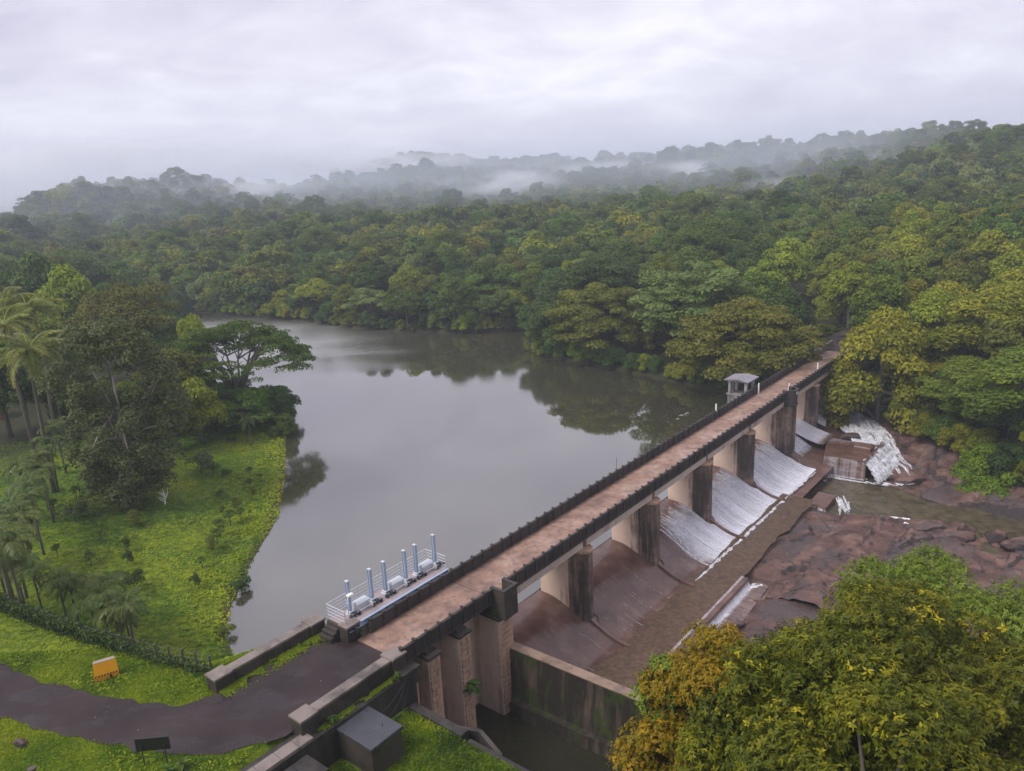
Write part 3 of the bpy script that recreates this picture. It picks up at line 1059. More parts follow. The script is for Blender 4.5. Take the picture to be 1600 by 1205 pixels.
# sheets of overflowing water, one per bay, whiter towards the far bank
def flow_mat(name):
    m, t, b, o = mat(name, .16, .5)
    at_ = t.nodes.new('ShaderNodeAttribute')
    at_.attribute_name = 'flow'
    fo = t.nodes.new('ShaderNodeAttribute')
    fo.attribute_name = 'foam'
    p = pos(t)
    s1 = noise(t, mapping(t, at_.outputs['Vector'], (3.2, .38, 1)), 1.0, 8, .70, dist=.5)
    s2 = noise(t, mapping(t, at_.outputs['Vector'], (1.3, 2.2, 1), (4, 1, 0)), 1.0, 6, .62, dist=.8)
    s3 = noise(t, mapping(t, at_.outputs['Vector'], (18, 5.0, 1)), 1.0, 4, .6)
    s = math_(t, 'ADD', math_(t, 'ADD', math_(t, 'MULTIPLY', s1, .50), math_(t, 'MULTIPLY', s2, .26)), math_(t, 'MULTIPLY', s3, .24))
    k = math_(t, 'ADD', s, math_(t, 'SUBTRACT', math_(t, 'MULTIPLY', fo.outputs['Fac'], .62), .56))
    f = ramp(t, k, [(.06, 0), (.30, .30), (.46, .66), (.66, 1.0)])
    brown = ramp(t, noise(t, p, .5, 6, .6), [(.3, (.075, .038, .030)), (.55, (.125, .066, .052)), (.72, (.175, .105, .085))])
    L(t, mixc(t, f, brown, mixc(t, s3, (.66, .66, .74), (.90, .90, .95))), b.inputs['Base Color'])
    L(t, mixc(t, f, (.16,) * 3, (.55,) * 3), b.inputs['Roughness'])
    b.inputs['IOR'].default_value = 1.5
    bump(t, b, math_(t, 'ADD', s, math_(t, 'MULTIPLY', s3, .5)), .35, .05)
    return m


M['flow'] = flow_mat('overflow_water')


def sheet(name, fn, na, nb_, matl, foam, flow=None, smooth=True, kind='structure', lift=0):
    """grid surface in the frame of the dam: fn(a, b) -> (u, v, z)"""
    a = np.linspace(0, 1, na)
    b_ = np.linspace(0, 1, nb_)
    Aa, Bb = np.meshgrid(a, b_, indexing='ij')
    u_, v_, z_ = fn(Aa, Bb)
    V = np.stack([u_, -v_, z_ + lift], -1).reshape(-1, 3)
    ii = np.arange(na * nb_).reshape(na, nb_)
    F = np.stack([ii[:-1, :-1], ii[1:, :-1], ii[1:, 1:], ii[:-1, 1:]], -1).reshape(-1, 4)
    nrm = np.cross(V[F[0][1]] - V[F[0][0]], V[F[0][2]] - V[F[0][0]])
    P3 = V.reshape(na, nb_, 3)
    sl_ = np.concatenate([np.zeros((na, 1)), np.cumsum(np.linalg.norm(np.diff(P3, axis=1), axis=2), 1)], 1)
    fl = np.stack([u_, sl_, z_ * 0], -1).reshape(-1, 3)
    fm = foam(Aa, Bb, u_, v_, z_) if callable(foam) else np.full(Aa.shape, foam)
    if nrm[2] < 0:
        F = F[:, ::-1]
    me = mesh_np(name, V, F, {'flow': fl, 'foam': np.clip(fm, 0, 1.3).ravel()}, smooth, [matl])
    return setting(name, me, D(0, 0, 0), TH, kind)


def white_mat(name, lo, hi, top=1.0):
    m, t, b, o = mat(name, .55, .3)
    at_ = t.nodes.new('ShaderNodeAttribute')
    at_.attribute_name = 'flow'
    s1 = noise(t, mapping(t, at_.outputs['Vector'], (9, .9, 1)), 1.0, 6, .68, dist=.4)
    s2 = noise(t, pos(t), 2.3, 5, .65)
    ss = math_(t, 'ADD', math_(t, 'MULTIPLY', s1, .6), math_(t, 'MULTIPLY', s2, .4))
    L(t, ramp(t, ss, [(.40, (.66, .66, .73)), (.60, (.90, .90, .94))]), b.inputs['Base Color'])
    tr = t.nodes.new('ShaderNodeBsdfTransparent')
    mx = t.nodes.new('ShaderNodeMixShader')
    L(t, ramp(t, ss, [(lo, 0.0), (hi, top)]), mx.inputs[0])
    L(t, tr.outputs[0], mx.inputs[1])
    L(t, b.outputs[0], mx.inputs[2])
    L(t, mx.outputs[0], o.inputs[0])
    return m


M['whitewater'] = white_mat('white_water', .40, .62, .92)
M['thinwater'] = white_mat('thin_water', .38, .66, .62)


def ribbons(name, fn, n, width, b0=(.0, .3), b1=(.8, 1.0), wob=.03, lift=.05, seg=26, a0=(.02, .98), matl='whitewater'):
    """threads of white water running down a surface fn(A, B)"""
    V, F, FLW = [], [], []
    for k in range(n):
        ac = rng.uniform(*a0)
        bs = np.linspace(rng.uniform(*b0), rng.uniform(*b1), seg)
        A = ac + wob * (fbm(bs * 4 + k * 3.7, bs * 0 + k * 1.3, 3) - .5) * 2
        w_ = rng.uniform(*width) * (.45 + .9 * fbm(bs * 6 + k, bs * 0 + 2.2 * k, 2)) * np.sin(np.pi * np.linspace(.06, .97, seg)) ** .4
        A = np.clip(A, .005, .995)
        u0, v0, z0 = fn(A, bs)
        u1, v1, z1 = fn(np.clip(A + .004, 0, 1), bs)
        du, dv = u1 - u0, v1 - v0
        ln_ = np.hypot(du, dv) + 1e-9
        du, dv = du / ln_, dv / ln_
        lf_ = lift * (.6 + .8 * rng.random())
        o_ = len(V)
        for i in range(seg):
            for s_ in (-.5, .0, .5):
                V.append((u0[i] + du[i] * w_[i] * s_, -(v0[i] + dv[i] * w_[i] * s_), z0[i] + lf_ + (.04 if s_ == 0 else 0)))
                FLW.append((ac * 10 + s_ * w_[i] + k, bs[i] * 9, 0))
            if i:
                q_ = o_ + 3 * i
                F += [(q_ - 3, q_ - 2, q_ + 1, q_), (q_ - 2, q_ - 1, q_ + 2, q_ + 1)]
    me = mesh_np(name, np.array(V), np.array(F), {'flow': np.array(FLW)}, True, [M[matl]])
    return setting(name, me, D(0, 0, 0), TH, 'stuff')


BAYS = [(1.05, LB - .8, .05, 8.6), (LB + .8, 2 * LB - .8, .09, 8.6), (2 * LB + .8, 3 * LB - .8, .46, 7.9), (3 * LB + .8, 4 * LB - .8, .98, 7.9), (4 * LB + .8, 57.3, 1.04, 8.0)]
for k, (a, e, fo, ve) in enumerate(BAYS):
    def fn(A, B, a=a, e=e, ve=ve):
        v_ = -.68 + (ve + .68) * B
        u_ = a + (e - a) * A
        # water dishes towards the middle of the bay and leans on the ribs below the noses
        wide = sstep(4.3, 5.0, v_)
        u_ = u_ + (A - .5) * 1.25 * wide
        z_ = prof_at(v_) + .05 + .05 * (fbm(u_ * .7, v_ * .5 + 3 * k) - .5) + .02 * np.sin(u_ * 9)
        return u_, v_, z_

    def foam(A, B, u_, v_, z_, fo=fo, k=k):
        s = sstep(.4, 2.2, v_) * (.55 + .45 * sstep(1.5, 5, v_))
        if k == 2:
            fo = .18 + .74 * sstep(.30, .62, A + .22 * (fbm(u_ * .3, v_ * .9) - .5))
        if k < 2:
            fo = fo + .20 * sstep(.58, .75, fbm(u_ * .35 + 9 * k, v_ * .12))
        return fo * s * (.72 + .62 * fbm(u_ * .55 + 5 * k, v_ * .35, 4))
    sheet('overflow_water', fn, 44, 56, M['flow'], foam)
    ribbons('white_threads', fn, (5, 7, 90, 150, 150)[k], ((.010, .018), (.010, .02), (.05, .28), (.06, .34), (.06, .36))[k], (.45, .7) if k < 2 else (.16, .42), (.8, 1.0), .012, .02,
            a0=(.35, .98) if k == 2 else (.02, .98), matl='thinwater')


# beyond the balcony pier the overflow lands on a ledge and then on rock
def fn(A, B):
    u_ = 59.7 + (64.3 - 59.7) * A - 1.6 * B * (1 - A)
    v_ = -.68 + 9.48 * B
    z_ = np.interp(v_, [-.68, .4, 1.2, 2.6, 4.6, 6.6, 8.0, 9], [-.54, -.58, -.75, -1.3, -2.5, -3.7, -4.4, -4.75]) + .05
    return u_, v_, z_


sheet('overflow_water', fn, 26, 50, M['flow'], lambda A, B, u_, v_, z_: .90 * sstep(.3, 2.0, v_))
ribbons('white_threads', fn, 70, (.06, .34), (.12, .4), (.85, 1.0), .012, .02, matl='thinwater')


def fn(A, B):
    u_ = 64.1 + (69.1 - 64.1) * A
    v_ = -.68 + 7.6 * B
    return u_, v_, np.interp(v_, [-.68, .4, 1.2, 2.6, 4.6, 6.0, 7], [-.54, -.58, -.72, -1.1, -1.9, -2.28, -2.32]) + .05


sheet('overflow_water', fn, 26, 40, M['flow'], lambda A, B, u_, v_, z_: .95 * sstep(.3, 2.0, v_) * (1 - .75 * sstep(5.6, 6.8, v_)))


def fn(A, B):
    u_ = 70.7 + (78.6 - 70.7) * A
    v_ = -.68 + (5.8 - 2.0 * A) * B
    return u_, v_, np.interp(v_, [-.68, .4, 1.2, 2.6, 4.6, 6.0], [-.54, -.58, -.72, -1.1, -1.8, -2.3]) + .05


sheet('overflow_water', fn, 26, 40, M['flow'], lambda A, B, u_, v_, z_: .85 * sstep(.3, 2.0, v_))
ribbons('white_threads', fn, 50, (.06, .3), (.12, .4), (.85, 1.0), .012, .02, matl='thinwater')
T = dthing('stone_ledge', 'square brown ledge with water curtaining off its faces below the balcony pier', 'ledge', 0, 0, 0)
obj('ledge_body', MB().loft([[(60.9, -13.1, -6.5), (67.5, -13.1, -6.5), (68.0, -6.3, -6.5), (60.2, -8.2, -6.5)][::1], [(61.0, -13.0, -2.42), (67.4, -13.0, -2.42), (68.0, -6.3, -2.42), (60.3, -8.1, -2.42)]]).mesh('ledge_body', M['apron']), T)
obj('ledge_block', MB().box(64.2, 66.2, -12.6, -10.6, -2.415, -1.75, .12).mesh('ledge_block', M['apron']), T)


def fn(A, B):      # thin pool on the ledge
    return 60.4 + 7.2 * A + .3 * B, 8.15 + 4.8 * B - 1.6 * A * (1 - B), -2.38 + 0 * A


sheet('ledge_water', fn, 20, 16, M['flow'], lambda A, B, u_, v_, z_: .12 + .4 * sstep(.6, 1, A) * (1 - B))


def fn(A, B):      # curtain over the ledge face
    return 60.28 + .65 * A - .22 * np.sqrt(B) - .12 * B, 8.15 + 4.9 * A, -2.36 - 2.45 * B


def foamc(A, B, u_, v_, z_):
    return .30 + .22 * sstep(.4, .75, vnoise(v_ * 5.5, B * .3)) + .5 * sstep(.9, 1, B)


sheet('water_curtain', fn, 60, 18, M['flow'], foamc)


def fn(A, B):      # fall off the ledge end, tumbling down rock steps
    st = (np.floor(B * 4.0 + fbm(A * 5, B * 0 + 3)) + sstep(.55, 1, (B * 4.0 + fbm(A * 5, B * 0 + 3)) % 1)) / 5.0
    u_ = 61.0 + 8.8 * A - 1.6 * B * (1 - A)
    v_ = 12.75 + (2.6 + 1.3 * A) * (.55 * B + .45 * st) + .5 * (fbm(A * 7, B * 5) - .5)
    z_ = -2.34 - 2.62 * (.35 * B + .65 * st) + .22 * (fbm(A * 9, B * 6, 3) - .5) * sstep(0, .15, B)
    return u_, v_, z_


FALL_FN = fn


# ------------------------------------------------------------------ basins below the sill
M['basin'] = water_mat('basin_water', (.100, .060, .036), 1.45, .14, 3.2, 1.0, (1.2, 1, 1), 2.2, .32)
M['stream'] = water_mat('stream', (.082, .066, .038), 1.6, .12, 2.0, .9, (1, 1, 1), .9, .4)
sheet('basin_water', lambda A, B: (1.0 + 47 * A, 7.3 + .8 * (fbm(A * 12, B * 0 + 2) - .5) + (3.62 + .5 * (fbm(A * 30, A * 0 + 7) - .5) * sstep(.5, .58, A)) * B, -3.30 + .05 * (fbm(A * 60, B * 6) - .5)), 160, 18, M['basin'], 0)
sheet('sill_water', lambda A, B: (1.0 + 26.2 * A, 10.85 + .95 * B ** .7, -3.27 - .92 * B ** 1.6 + .05 * (fbm(A * 60, B * 3) - .5)), 120, 12, M['flow'], lambda A, B, u_, v_, z_: .55 + .5 * sstep(.55, .95, B))
sheet('lower_water', lambda A, B: (1.0 + 27 * A + 1.2 * B * A, 11.6 + (2.6 - 1.2 * A) * B, -4.2 + .03 * (fbm(A * 40, B * 5) - .5)), 80, 14, M['flow'], lambda A, B, u_, v_, z_: .25 + .75 * (1 - sstep(.0, .35, B)))
# lines of foam at the foot of the chutes
fm_, t, b, o = mat('foam', .6, .3)
L(t, ramp(t, noise(t, pos(t), 4.5, 6, .7), [(.36, (.20, .16, .15)), (.50, (.62, .62, .66)), (.62, (.82, .82, .86))]), b.inputs['Base Color'])
bump(t, b, noise(t, pos(t), 9, 5, .7), .8, .06)
M['foam'] = fm_


def foam_line(pts, wdt, name='foam', seed=0, seg=.18):
    pl = resample(np.array(pts)[:, :2], int(sum(math.dist(pts[i][:2], pts[i + 1][:2]) for i in range(len(pts) - 1)) / seg) + 2)
    zz_ = np.interp(np.linspace(0, 1, len(pl)), np.linspace(0, 1, len(pts)), [q_[2] for q_ in pts])
    V, F = [], []
    tn = np.gradient(pl, axis=0)
    tn /= np.linalg.norm(tn, axis=1)[:, None]
    nn = np.stack([-tn[:, 1], tn[:, 0]], -1)
    for i in range(len(pl)):
        w_ = wdt * max(.04, 3.4 * float(fbm(np.array([i * .33 + seed]), np.array([seed * 1.7]), 3)[0]) - .95)
        c_ = (float(fbm(np.array([i * .08 + seed]), np.array([5.5]), 3)[0]) - .5) * wdt * 3.0
        for k_, (s_, zz2) in enumerate(((-1, -.03), (-.4, .07), (.3, .06), (1, -.03))):
            q_ = pl[i] + nn[i] * (c_ + s_ * w_)
            V.append((q_[0], -q_[1], zz_[i] + zz2))
        if i:
            o_ = 4 * i
            F += [(o_ - 4 + k_, o_ - 3 + k_, o_ + 1 + k_, o_ + k_) for k_ in range(3)]
    me = mesh_np(name, np.array(V), np.array(F), None, True, [M['foam']])
    return setting(name, me, D(0, 0, 0), TH, 'stuff')


foam_line([(LB * 2 + .9, 7.75, -3.3), (29, 7.85, -3.27), (LB * 3 - .5, 7.9, -3.27)], .17, seed=1)
foam_line([(LB * 3 + .2, 7.95, -3.27), (40, 8.0, -3.27), (LB * 4 - .5, 8.0, -3.27)], .16, seed=2)
foam_line([(LB * 4 + .2, 8.1, -3.27), (52, 8.2, -3.27), (56.5, 8.3, -3.27)], .10, seed=3)
foam_line([(1.4, 11.75, -4.12), (14, 11.7, -4.12), (27, 11.65, -4.12), (28.2, 12.3, -4.15)], .16, seed=4)
foam_line([(57.7, 9.05, -4.72), (60.0, 8.9, -4.72), (60.7, 11, -4.72), (61.0, 13.3, -4.72)], .14, seed=5)

# ================================================================== RIVER BED
NU, NVv = 300, 150
uu = np.linspace(26, 112, NU)
vv = np.linspace(8.9, 46, NVv)
UU, VVv = np.meshgrid(uu, vv, indexing='ij')
base = -4.25 + .35 * sstep(11, 20, VVv) * (1 - sstep(45, 52, UU))
st_ = fbm(UU * .055 + VVv * .03, VVv * .17 + 4, 5) * 9 + fbm(UU * .35, VVv * .8, 4) * 1.1
def slabs(x, y, seed=0):
    """broken slabs: (gap to the next slab, random height and tilt of each)"""
    xi, yi = np.floor(x).astype(int), np.floor(y).astype(int)
    f1, f2 = np.full(x.shape, 9.0), np.full(x.shape, 9.0)
    hh = np.zeros(x.shape)
    for a in (-1, 0, 1):
        for b_ in (-1, 0, 1):
            cx, cy = (xi + a) & 255, (yi + b_) & 255
            px_, py_ = xi + a + _perm[cx, cy], yi + b_ + _perm[cy, (cx + 91 + seed) & 255]
            d_ = np.hypot(x - px_, y - py_)
            h_ = _perm[(cx + 37) & 255, cy] - .5 + (_perm[cx, (cy + 53) & 255] - .5) * (x - px_) * .8
            near = d_ < f1
            f2 = np.where(near, f1, np.minimum(f2, d_))
            hh = np.where(near, h_, hh)
            f1 = np.where(near, d_, f1)
    return f2 - f1, hh


wx_, wy_ = UU + 7.0 * (fbm(UU * .16, VVv * .22) - .5), VVv + 4.5 * (fbm(UU * .16 + 9, VVv * .25) - .5)
gap1, hh1 = slabs(wx_ * .10 + wy_ * .07, wy_ * .34 - wx_ * .05)
gap2, hh2 = slabs(wx_ * .55 + 40, wy_ * .85 + 11)
ter = np.floor(st_) + sstep(.72, .97, st_ - np.floor(st_))                      # ledges of bedded rock
rel = (ter - 4.8) * .27 + (fbm(UU * .5, VVv * .5, 5) - .5) * .5 + (fbm(UU * 2.1, VVv * 2.1, 3) - .5) * .12
base = np.where(UU < 47, -3.85 + .25 * sstep(12, 18, VVv), base)
rel = rel * .9 + .55 * hh1 + .20 * hh2 - .13 * (1 - sstep(.0, .06, gap1)) * (fbm(UU * .13 + 3, VVv * .2) > .47)
zr_ = base + rel * (.45 + .55 * sstep(9.5, 13, VVv))
zr_ = zr_ + (-3.44 + 1.0 * (fbm(UU * .45, VVv * .7, 4) - .45) - .25 * (1 - sstep(8.9, 9.8, VVv)) - zr_) * (1 - sstep(9.6, 11.5, VVv)) * (UU > 27.3)
zr_ = np.where((UU < 31) & (VVv < 13.6), np.minimum(zr_, -4.45 + .5 * (fbm(UU * .6, VVv * .6) - .5) + 1.0 * sstep(27.6, 31, UU + .8 * fbm(VVv, VVv * 0))), zr_)
BANK = [(97, -2), (92, 3), (82, 11), (74, 19.5), (66, 28.5), (60, 40), (58, 55)]
left_of = np.interp(VVv, [b_[1] for b_ in BANK], [b_[0] for b_ in BANK])
zr_ = zr_ + sstep(-14, 2, UU - left_of) * 2.6 + sstep(0, 9, UU - left_of) * 3.5
POOL = [(47.5, 9), (49, 13), (50.5, 17), (52.5, 21.5), (53.5, 26), (50, 31), (47, 36), (52, 38), (57.5, 31), (58.5, 26), (58.0, 22.5), (59.0, 18.5), (60.3, 16), (61, 13), (60.6, 8.5), (56, 8.5)]
dp = sdist(POOL, UU, VVv)
zr_ = zr_ + (-5.6 - zr_) * (1 - sstep(-.6, .9, dp + 1.2 * (fbm(UU * .35, VVv * .35) - .5)))
d2 = sdist([(58, 7), (71, 5), (71, 13.5), (61.5, 14.5), (58, 12)], UU, VVv)
zr_ = np.where(d2 < 0, np.minimum(zr_, -5.4), zr_)
casc = np.exp(-((VVv - np.interp(UU, [61, 66, 70, 80], [17, 15.5, 13, 6])) / 2.6) ** 2) * sstep(60, 63, UU) * (1 - sstep(78, 84, UU))
zr_ = zr_ + casc * (-.9 + .6 * fbm(UU * .9, VVv * .9))
m, t, b, o = mat('river_rock', .5, .5)
p = pos(t)
n_ = noise(t, mapping(t, p, (.35, .35, 1.2)), 1.0, 8, .62, dist=.6)
c = ramp(t, n_, [(.30, (.034, .021, .020)), (.40, (.092, .048, .038)), (.50, (.145, .074, .057)), (.60, (.205, .118, .092)), (.70, (.20, .15, .138))])
c = mixc(t, ramp(t, noise(t, mapping(t, p, (.15, .15, 1), (3, 8, 0)), 1.0, 6, .6), [(.47, 0), (.60, .85)]), c, mixc(t, noise(t, p, 3.0, 6, .7), (.045, .034, .036), (.13, .10, .105)))
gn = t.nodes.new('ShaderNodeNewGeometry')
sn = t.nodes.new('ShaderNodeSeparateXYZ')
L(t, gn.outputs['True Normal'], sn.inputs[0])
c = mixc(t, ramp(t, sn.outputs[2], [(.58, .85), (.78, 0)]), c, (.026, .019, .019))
crk = t.nodes.new('ShaderNodeTexVoronoi')
crk.feature = 'DISTANCE_TO_EDGE'
crk.inputs['Scale'].default_value = .10
mpn = mapping(t, p, (1, 2.6, 1), rot=(0, 0, .35))
wob = noise(t, p, .8, 5, .6, out=1)
va = t.nodes.new('ShaderNodeVectorMath')
va.operation = 'ADD'
vm = t.nodes.new('ShaderNodeVectorMath')
vm.operation = 'SCALE'
vm.inputs['Scale'].default_value = 3.2
L(t, wob, vm.inputs[0])
L(t, mpn, va.inputs[0])
L(t, vm.outputs[0], va.inputs[1])
L(t, va.outputs[0], crk.inputs['Vector'])
c = mixc(t, ramp(t, crk.outputs['Distance'], [(.004, .92), (.013, 0)]), c, (.02, .014, .014))
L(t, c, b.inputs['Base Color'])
L(t, ramp(t, n_, [(.35, .28), (.65, .65)]), b.inputs['Roughness'])
bump(t, b, math_(t, 'ADD', noise(t, mapping(t, p, (1, 1.7, 1), rot=(0, 0, .4)), 2.2, 9, .72), math_(t, 'MULTIPLY', crk.outputs['Distance'], .8)), 1.0, .26)
M['rock'] = m
ii = np.arange(NU * NVv).reshape(NU, NVv)
FF = np.stack([ii[:-1, :-1], ii[:-1, 1:], ii[1:, 1:], ii[1:, :-1]], -1).reshape(-1, 4)[:, ::-1]
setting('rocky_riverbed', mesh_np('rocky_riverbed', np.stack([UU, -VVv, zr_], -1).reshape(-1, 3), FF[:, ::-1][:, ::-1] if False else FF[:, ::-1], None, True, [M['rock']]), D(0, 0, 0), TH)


def bed_z(u, v):
    i = int(np.clip((u - uu[0]) / (uu[1] - uu[0]), 0, NU - 1))
    j = int(np.clip((v - vv[0]) / (vv[1] - vv[0]), 0, NVv - 1))
    return float(zr_[i, j])


mb = MB()
mb.add([(50, -8.6, -4.92), (62.5, -8.6, -4.92), (63, -20, -4.92), (62, -46, -4.92), (44, -46, -4.92), (45, -20, -4.92)], [(0, 1, 2, 3, 4, 5)[::-1]])
setting('stream', mb.mesh('stream', M['stream']), D(0, 0, 0), TH)
# near part of the bed, below the channel mouth (mostly behind the foreground trees)
setting('riverbed_floor', MB().box(-9, 30, -60, -4.5, -6.4, -5.9).mesh('riverbed_floor', M['rock']), D(0, 0, 0), TH)
sheet('rock_shelf', lambda A, B: (1.5 + 26 * A, 14.1 - 1.5 * A + 40 * B, -4.35 + .5 * sstep(0, .06, B) + .7 * (fbm(A * 9, B * 14, 5) - .5)), 90, 110, M['rock'], 0)


# cascading white water on the rocks beside the far bank
def fn(A, B):
    u_ = 80.0 - 17.5 * A + (2.6 + 2.2 * fbm(A * 5, B * 2)) * (B - .35) * 1.0
    v_ = np.interp(A, [0, .25, .5, .75, 1], [4.2, 7.6, 10.8, 13.6, 16.2]) + 2.6 * (B - .5) * (1 + .9 * fbm(A * 6, 0 * B))
    z_ = np.interp(A, [0, .2, .35, .6, .75, 1], [-1.85, -2.25, -2.5, -3.0, -3.7, -4.75]) + .75 * (fbm(A * 14, B * 4, 4) - .45)
    return u_, v_, z_


sheet('cascade_rock', fn, 110, 22, M['rock'], 0)
ribbons('cascade', lambda A, B: fn(B, A), 95, (.12, .7), (.0, .8), (.25, 1.0), .16, .07, 34)
ribbons('cascade', lambda A, B: fn(B, A), 60, (.06, .25), (.0, .7), (.3, 1.0), .22, .10, 34)
sheet('fall_rock', FALL_FN, 80, 60, M['rock'], 0)
ribbons('waterfall', FALL_FN, 150, (.15, .75), (.0, .35), (.7, 1.0), .035, .07)
ribbons('waterfall', FALL_FN, 130, (.06, .30), (.0, .6), (.6, 1.0), .06, .14)
ribbons('splash', lambda A, B: (60.3 - .6 * B + 3.2 * A * A, 13.2 + 4.2 * A + 1.3 * B, -4.80 + .10 * np.sin(A * 30) * (1 - B)), 60, (.3, .9), (.0, .3), (.4, 1.0), .05, .05, 10)
ribbons('splash', lambda A, B: (59.9 + .4 * A - .9 * B, 8.6 + 4.9 * A, -4.84 + 0 * A), 40, (.3, .8), (.0, .2), (.3, .8), .05, .03, 8)
mb = MB()
T = dthing('low_sill', 'small concrete block with white water spilling round it in the rocks', 'sill', 50.6, 10.9, -4.2)
obj('sill_block', MB().loft([[(-2.1, -1.1, -1), (2.0, -1.1, -1), (2.0, .9, -1), (-2.1, .9, -1)], [(-2.0, -1.1, -.02), (1.9, -1.1, .06), (2.0, .9, .10), (-1.6, .9, .02)]]).mesh('sill_block', M['apron']), T)
ribbons('broken_water', lambda A, B: (53.2 - 6.8 * B + .5 * A, 11.6 + 1.2 * A + .8 * np.sin(B * 3) + 2.4 * B * B, -4.42 + .42 * B), 26, (.06, .3), (.0, .5), (.3, 1.0), .12, .06, 24)
ribbons('broken_water', lambda A, B: (48.4 - .5 * A, 9.7 + 2.6 * A, -4.15 - .45 * B), 16, (.08, .3), (.0, .1), (.7, 1.0), .03, .02, 8)
foam_line([(50.3, 17.2, -4.62), (50.9, 18.6, -4.62), (51.3, 20.2, -4.6)], .16, seed=11)
foam_line([(48.8, 20.1, -4.05), (48.3, 21.6, -4.15)], .22, seed=12)
foam_line([(47.3, 17.6, -3.9), (46.6, 18.4, -3.95)], .14, seed=13)


def boulder(name, label, px, py, z, size, rot, seed, tilt=0.0):
    x, y, _ = at(px, py, z)
    rs = np.random.default_rng(seed)
    import bmesh
    bm = bmesh.new()
    bmesh.ops.create_icosphere(bm, subdivisions=4, radius=1)
    pl = [(rs.normal(size=3)) for _ in range(9)]
    for v_ in bm.verts:
        c_ = np.array(v_.co)
        for q_ in pl:
            q_ = q_ / np.linalg.norm(q_)
            dd = c_ @ q_
            if dd > .68:
                c_ = c_ - q_ * (dd - .68) * .85
        c_ = c_ * (1 + .10 * (fbm(np.array([c_[0] * 2.4 + seed]), np.array([c_[1] * 2.4 + c_[2] * 2]), 4)[0] - .5))
        v_.co = Vector(c_ * np.array(size))
    me = bpy.data.meshes.new(name)
    bm.to_mesh(me)
    bm.free()
    me.materials.append(M['rock'])
    o_ = obj(name, me, None, (x, y, z), (tilt, 0, rot), None, label=label, category='boulder')
    return o_


boulder('boulder', 'dark wedge shaped boulder with a white trickle at its left, beside the stream', 1446, 826, -4.35, (2.1, 1.1, .85), -.3, 4, .25)
boulder('boulder', 'broad pale brown slab right of the dark wedge boulder', 1492, 838, -4.6, (2.2, 1.4, .6), .2, 6)
boulder('boulder', 'large streaked hump of rock across the stream from the wedge boulder', 1490, 772, -4.85, (4.3, 2.3, .9), .25, 9)
boulder('boulder', 'rounded purple brown hump on the far side of the stream near the frame edge', 1588, 790, -4.9, (3.4, 2.2, 1.1), .1, 12)
boulder('boulder', 'rough boulder with dark cleft under it, right of the pale slab', 1556, 838, -4.5, (1.5, 1.0, .8), .5, 15)
boulder('boulder', 'smooth rounded boulder with one dark pit, lowest on the right', 1592, 850, -4.35, (1.9, 1.1, .7), 0, 18)
boulder('boulder', 'reddish low rock at the foot of the tall white fall', 1420, 752, -4.7, (2.2, 1.0, .7), .1, 21)
boulder('boulder', 'wet dark rock parting the upper cascade near the bridge', 1316, 662, -2.3, (1.1, .8, .55), .4, 24)
boulder('boulder', 'wet brown rock lying in the middle of the cascade', 1330, 682, -2.6, (1.7, .9, .5), .1, 25)
boulder('boulder', 'jagged dark rocks at the tip of the rock shelf beside the grey water', 1150, 975, -4.0, (.8, .5, .35), .1, 31)

# ================================================================== NEAR BANK WALLS AND CHANNEL
mb = MB()
mb.add([(-9.2, -2, -3.62), (1.2, -2, -3.62), (2.4, -17, -3.62), (3.5, -50, -3.62), (-9.5, -50, -3.62)], [(0, 1, 2, 3, 4)[::-1]])
M['channel'] = water_mat('channel_water', (.022, .021, .011), 1.45, .08, 1.3, .25)
setting('channel_water', mb.mesh('channel_water', M['channel']), D(0, 0, 0), TH)
T = dthing('training_wall', 'long mossy black stained wall between the spillway and the dark channel', 'dam wall', .9, 0, 0)
mb = MB()
mb.loft([[(-.62, -4.3, -6), (.45, -4.3, -6), (.45, -4.3, 1.32), (-.30, -4.3, 1.32)], [(-.1, -18.5, -6), (1.1, -18.5, -6), (1.1, -18.5, .92), (.35, -18.5, .92)]])
obj('wall_face', mb.mesh('wall_face', M['mosswall']), T)
mb = MB()
mb.loft([[(-.32, -4.32, 1.322), (.47, -4.32, 1.322), (.47, -4.32, 1.40), (-.32, -4.32, 1.40)], [(.33, -18.5, .922), (1.12, -18.5, .922), (1.12, -18.5, 1.00), (.33, -18.5, 1.00)]])
obj('wall_coping', mb.mesh('wall_coping', M['tancope']), T)
mb = MB()
mb.loft([[(-1.0, -4.9, -6), (-.4, -4.9, -6), (-.4, -4.9, -2.5), (-1.0, -4.9, -2.5)], [(-.4, -18.5, -6), (.2, -18.5, -6), (.2, -18.5, -2.7), (-.4, -18.5, -2.7)]])
obj('wall_footing', mb.mesh('wall_footing', M['mosswall']), T)

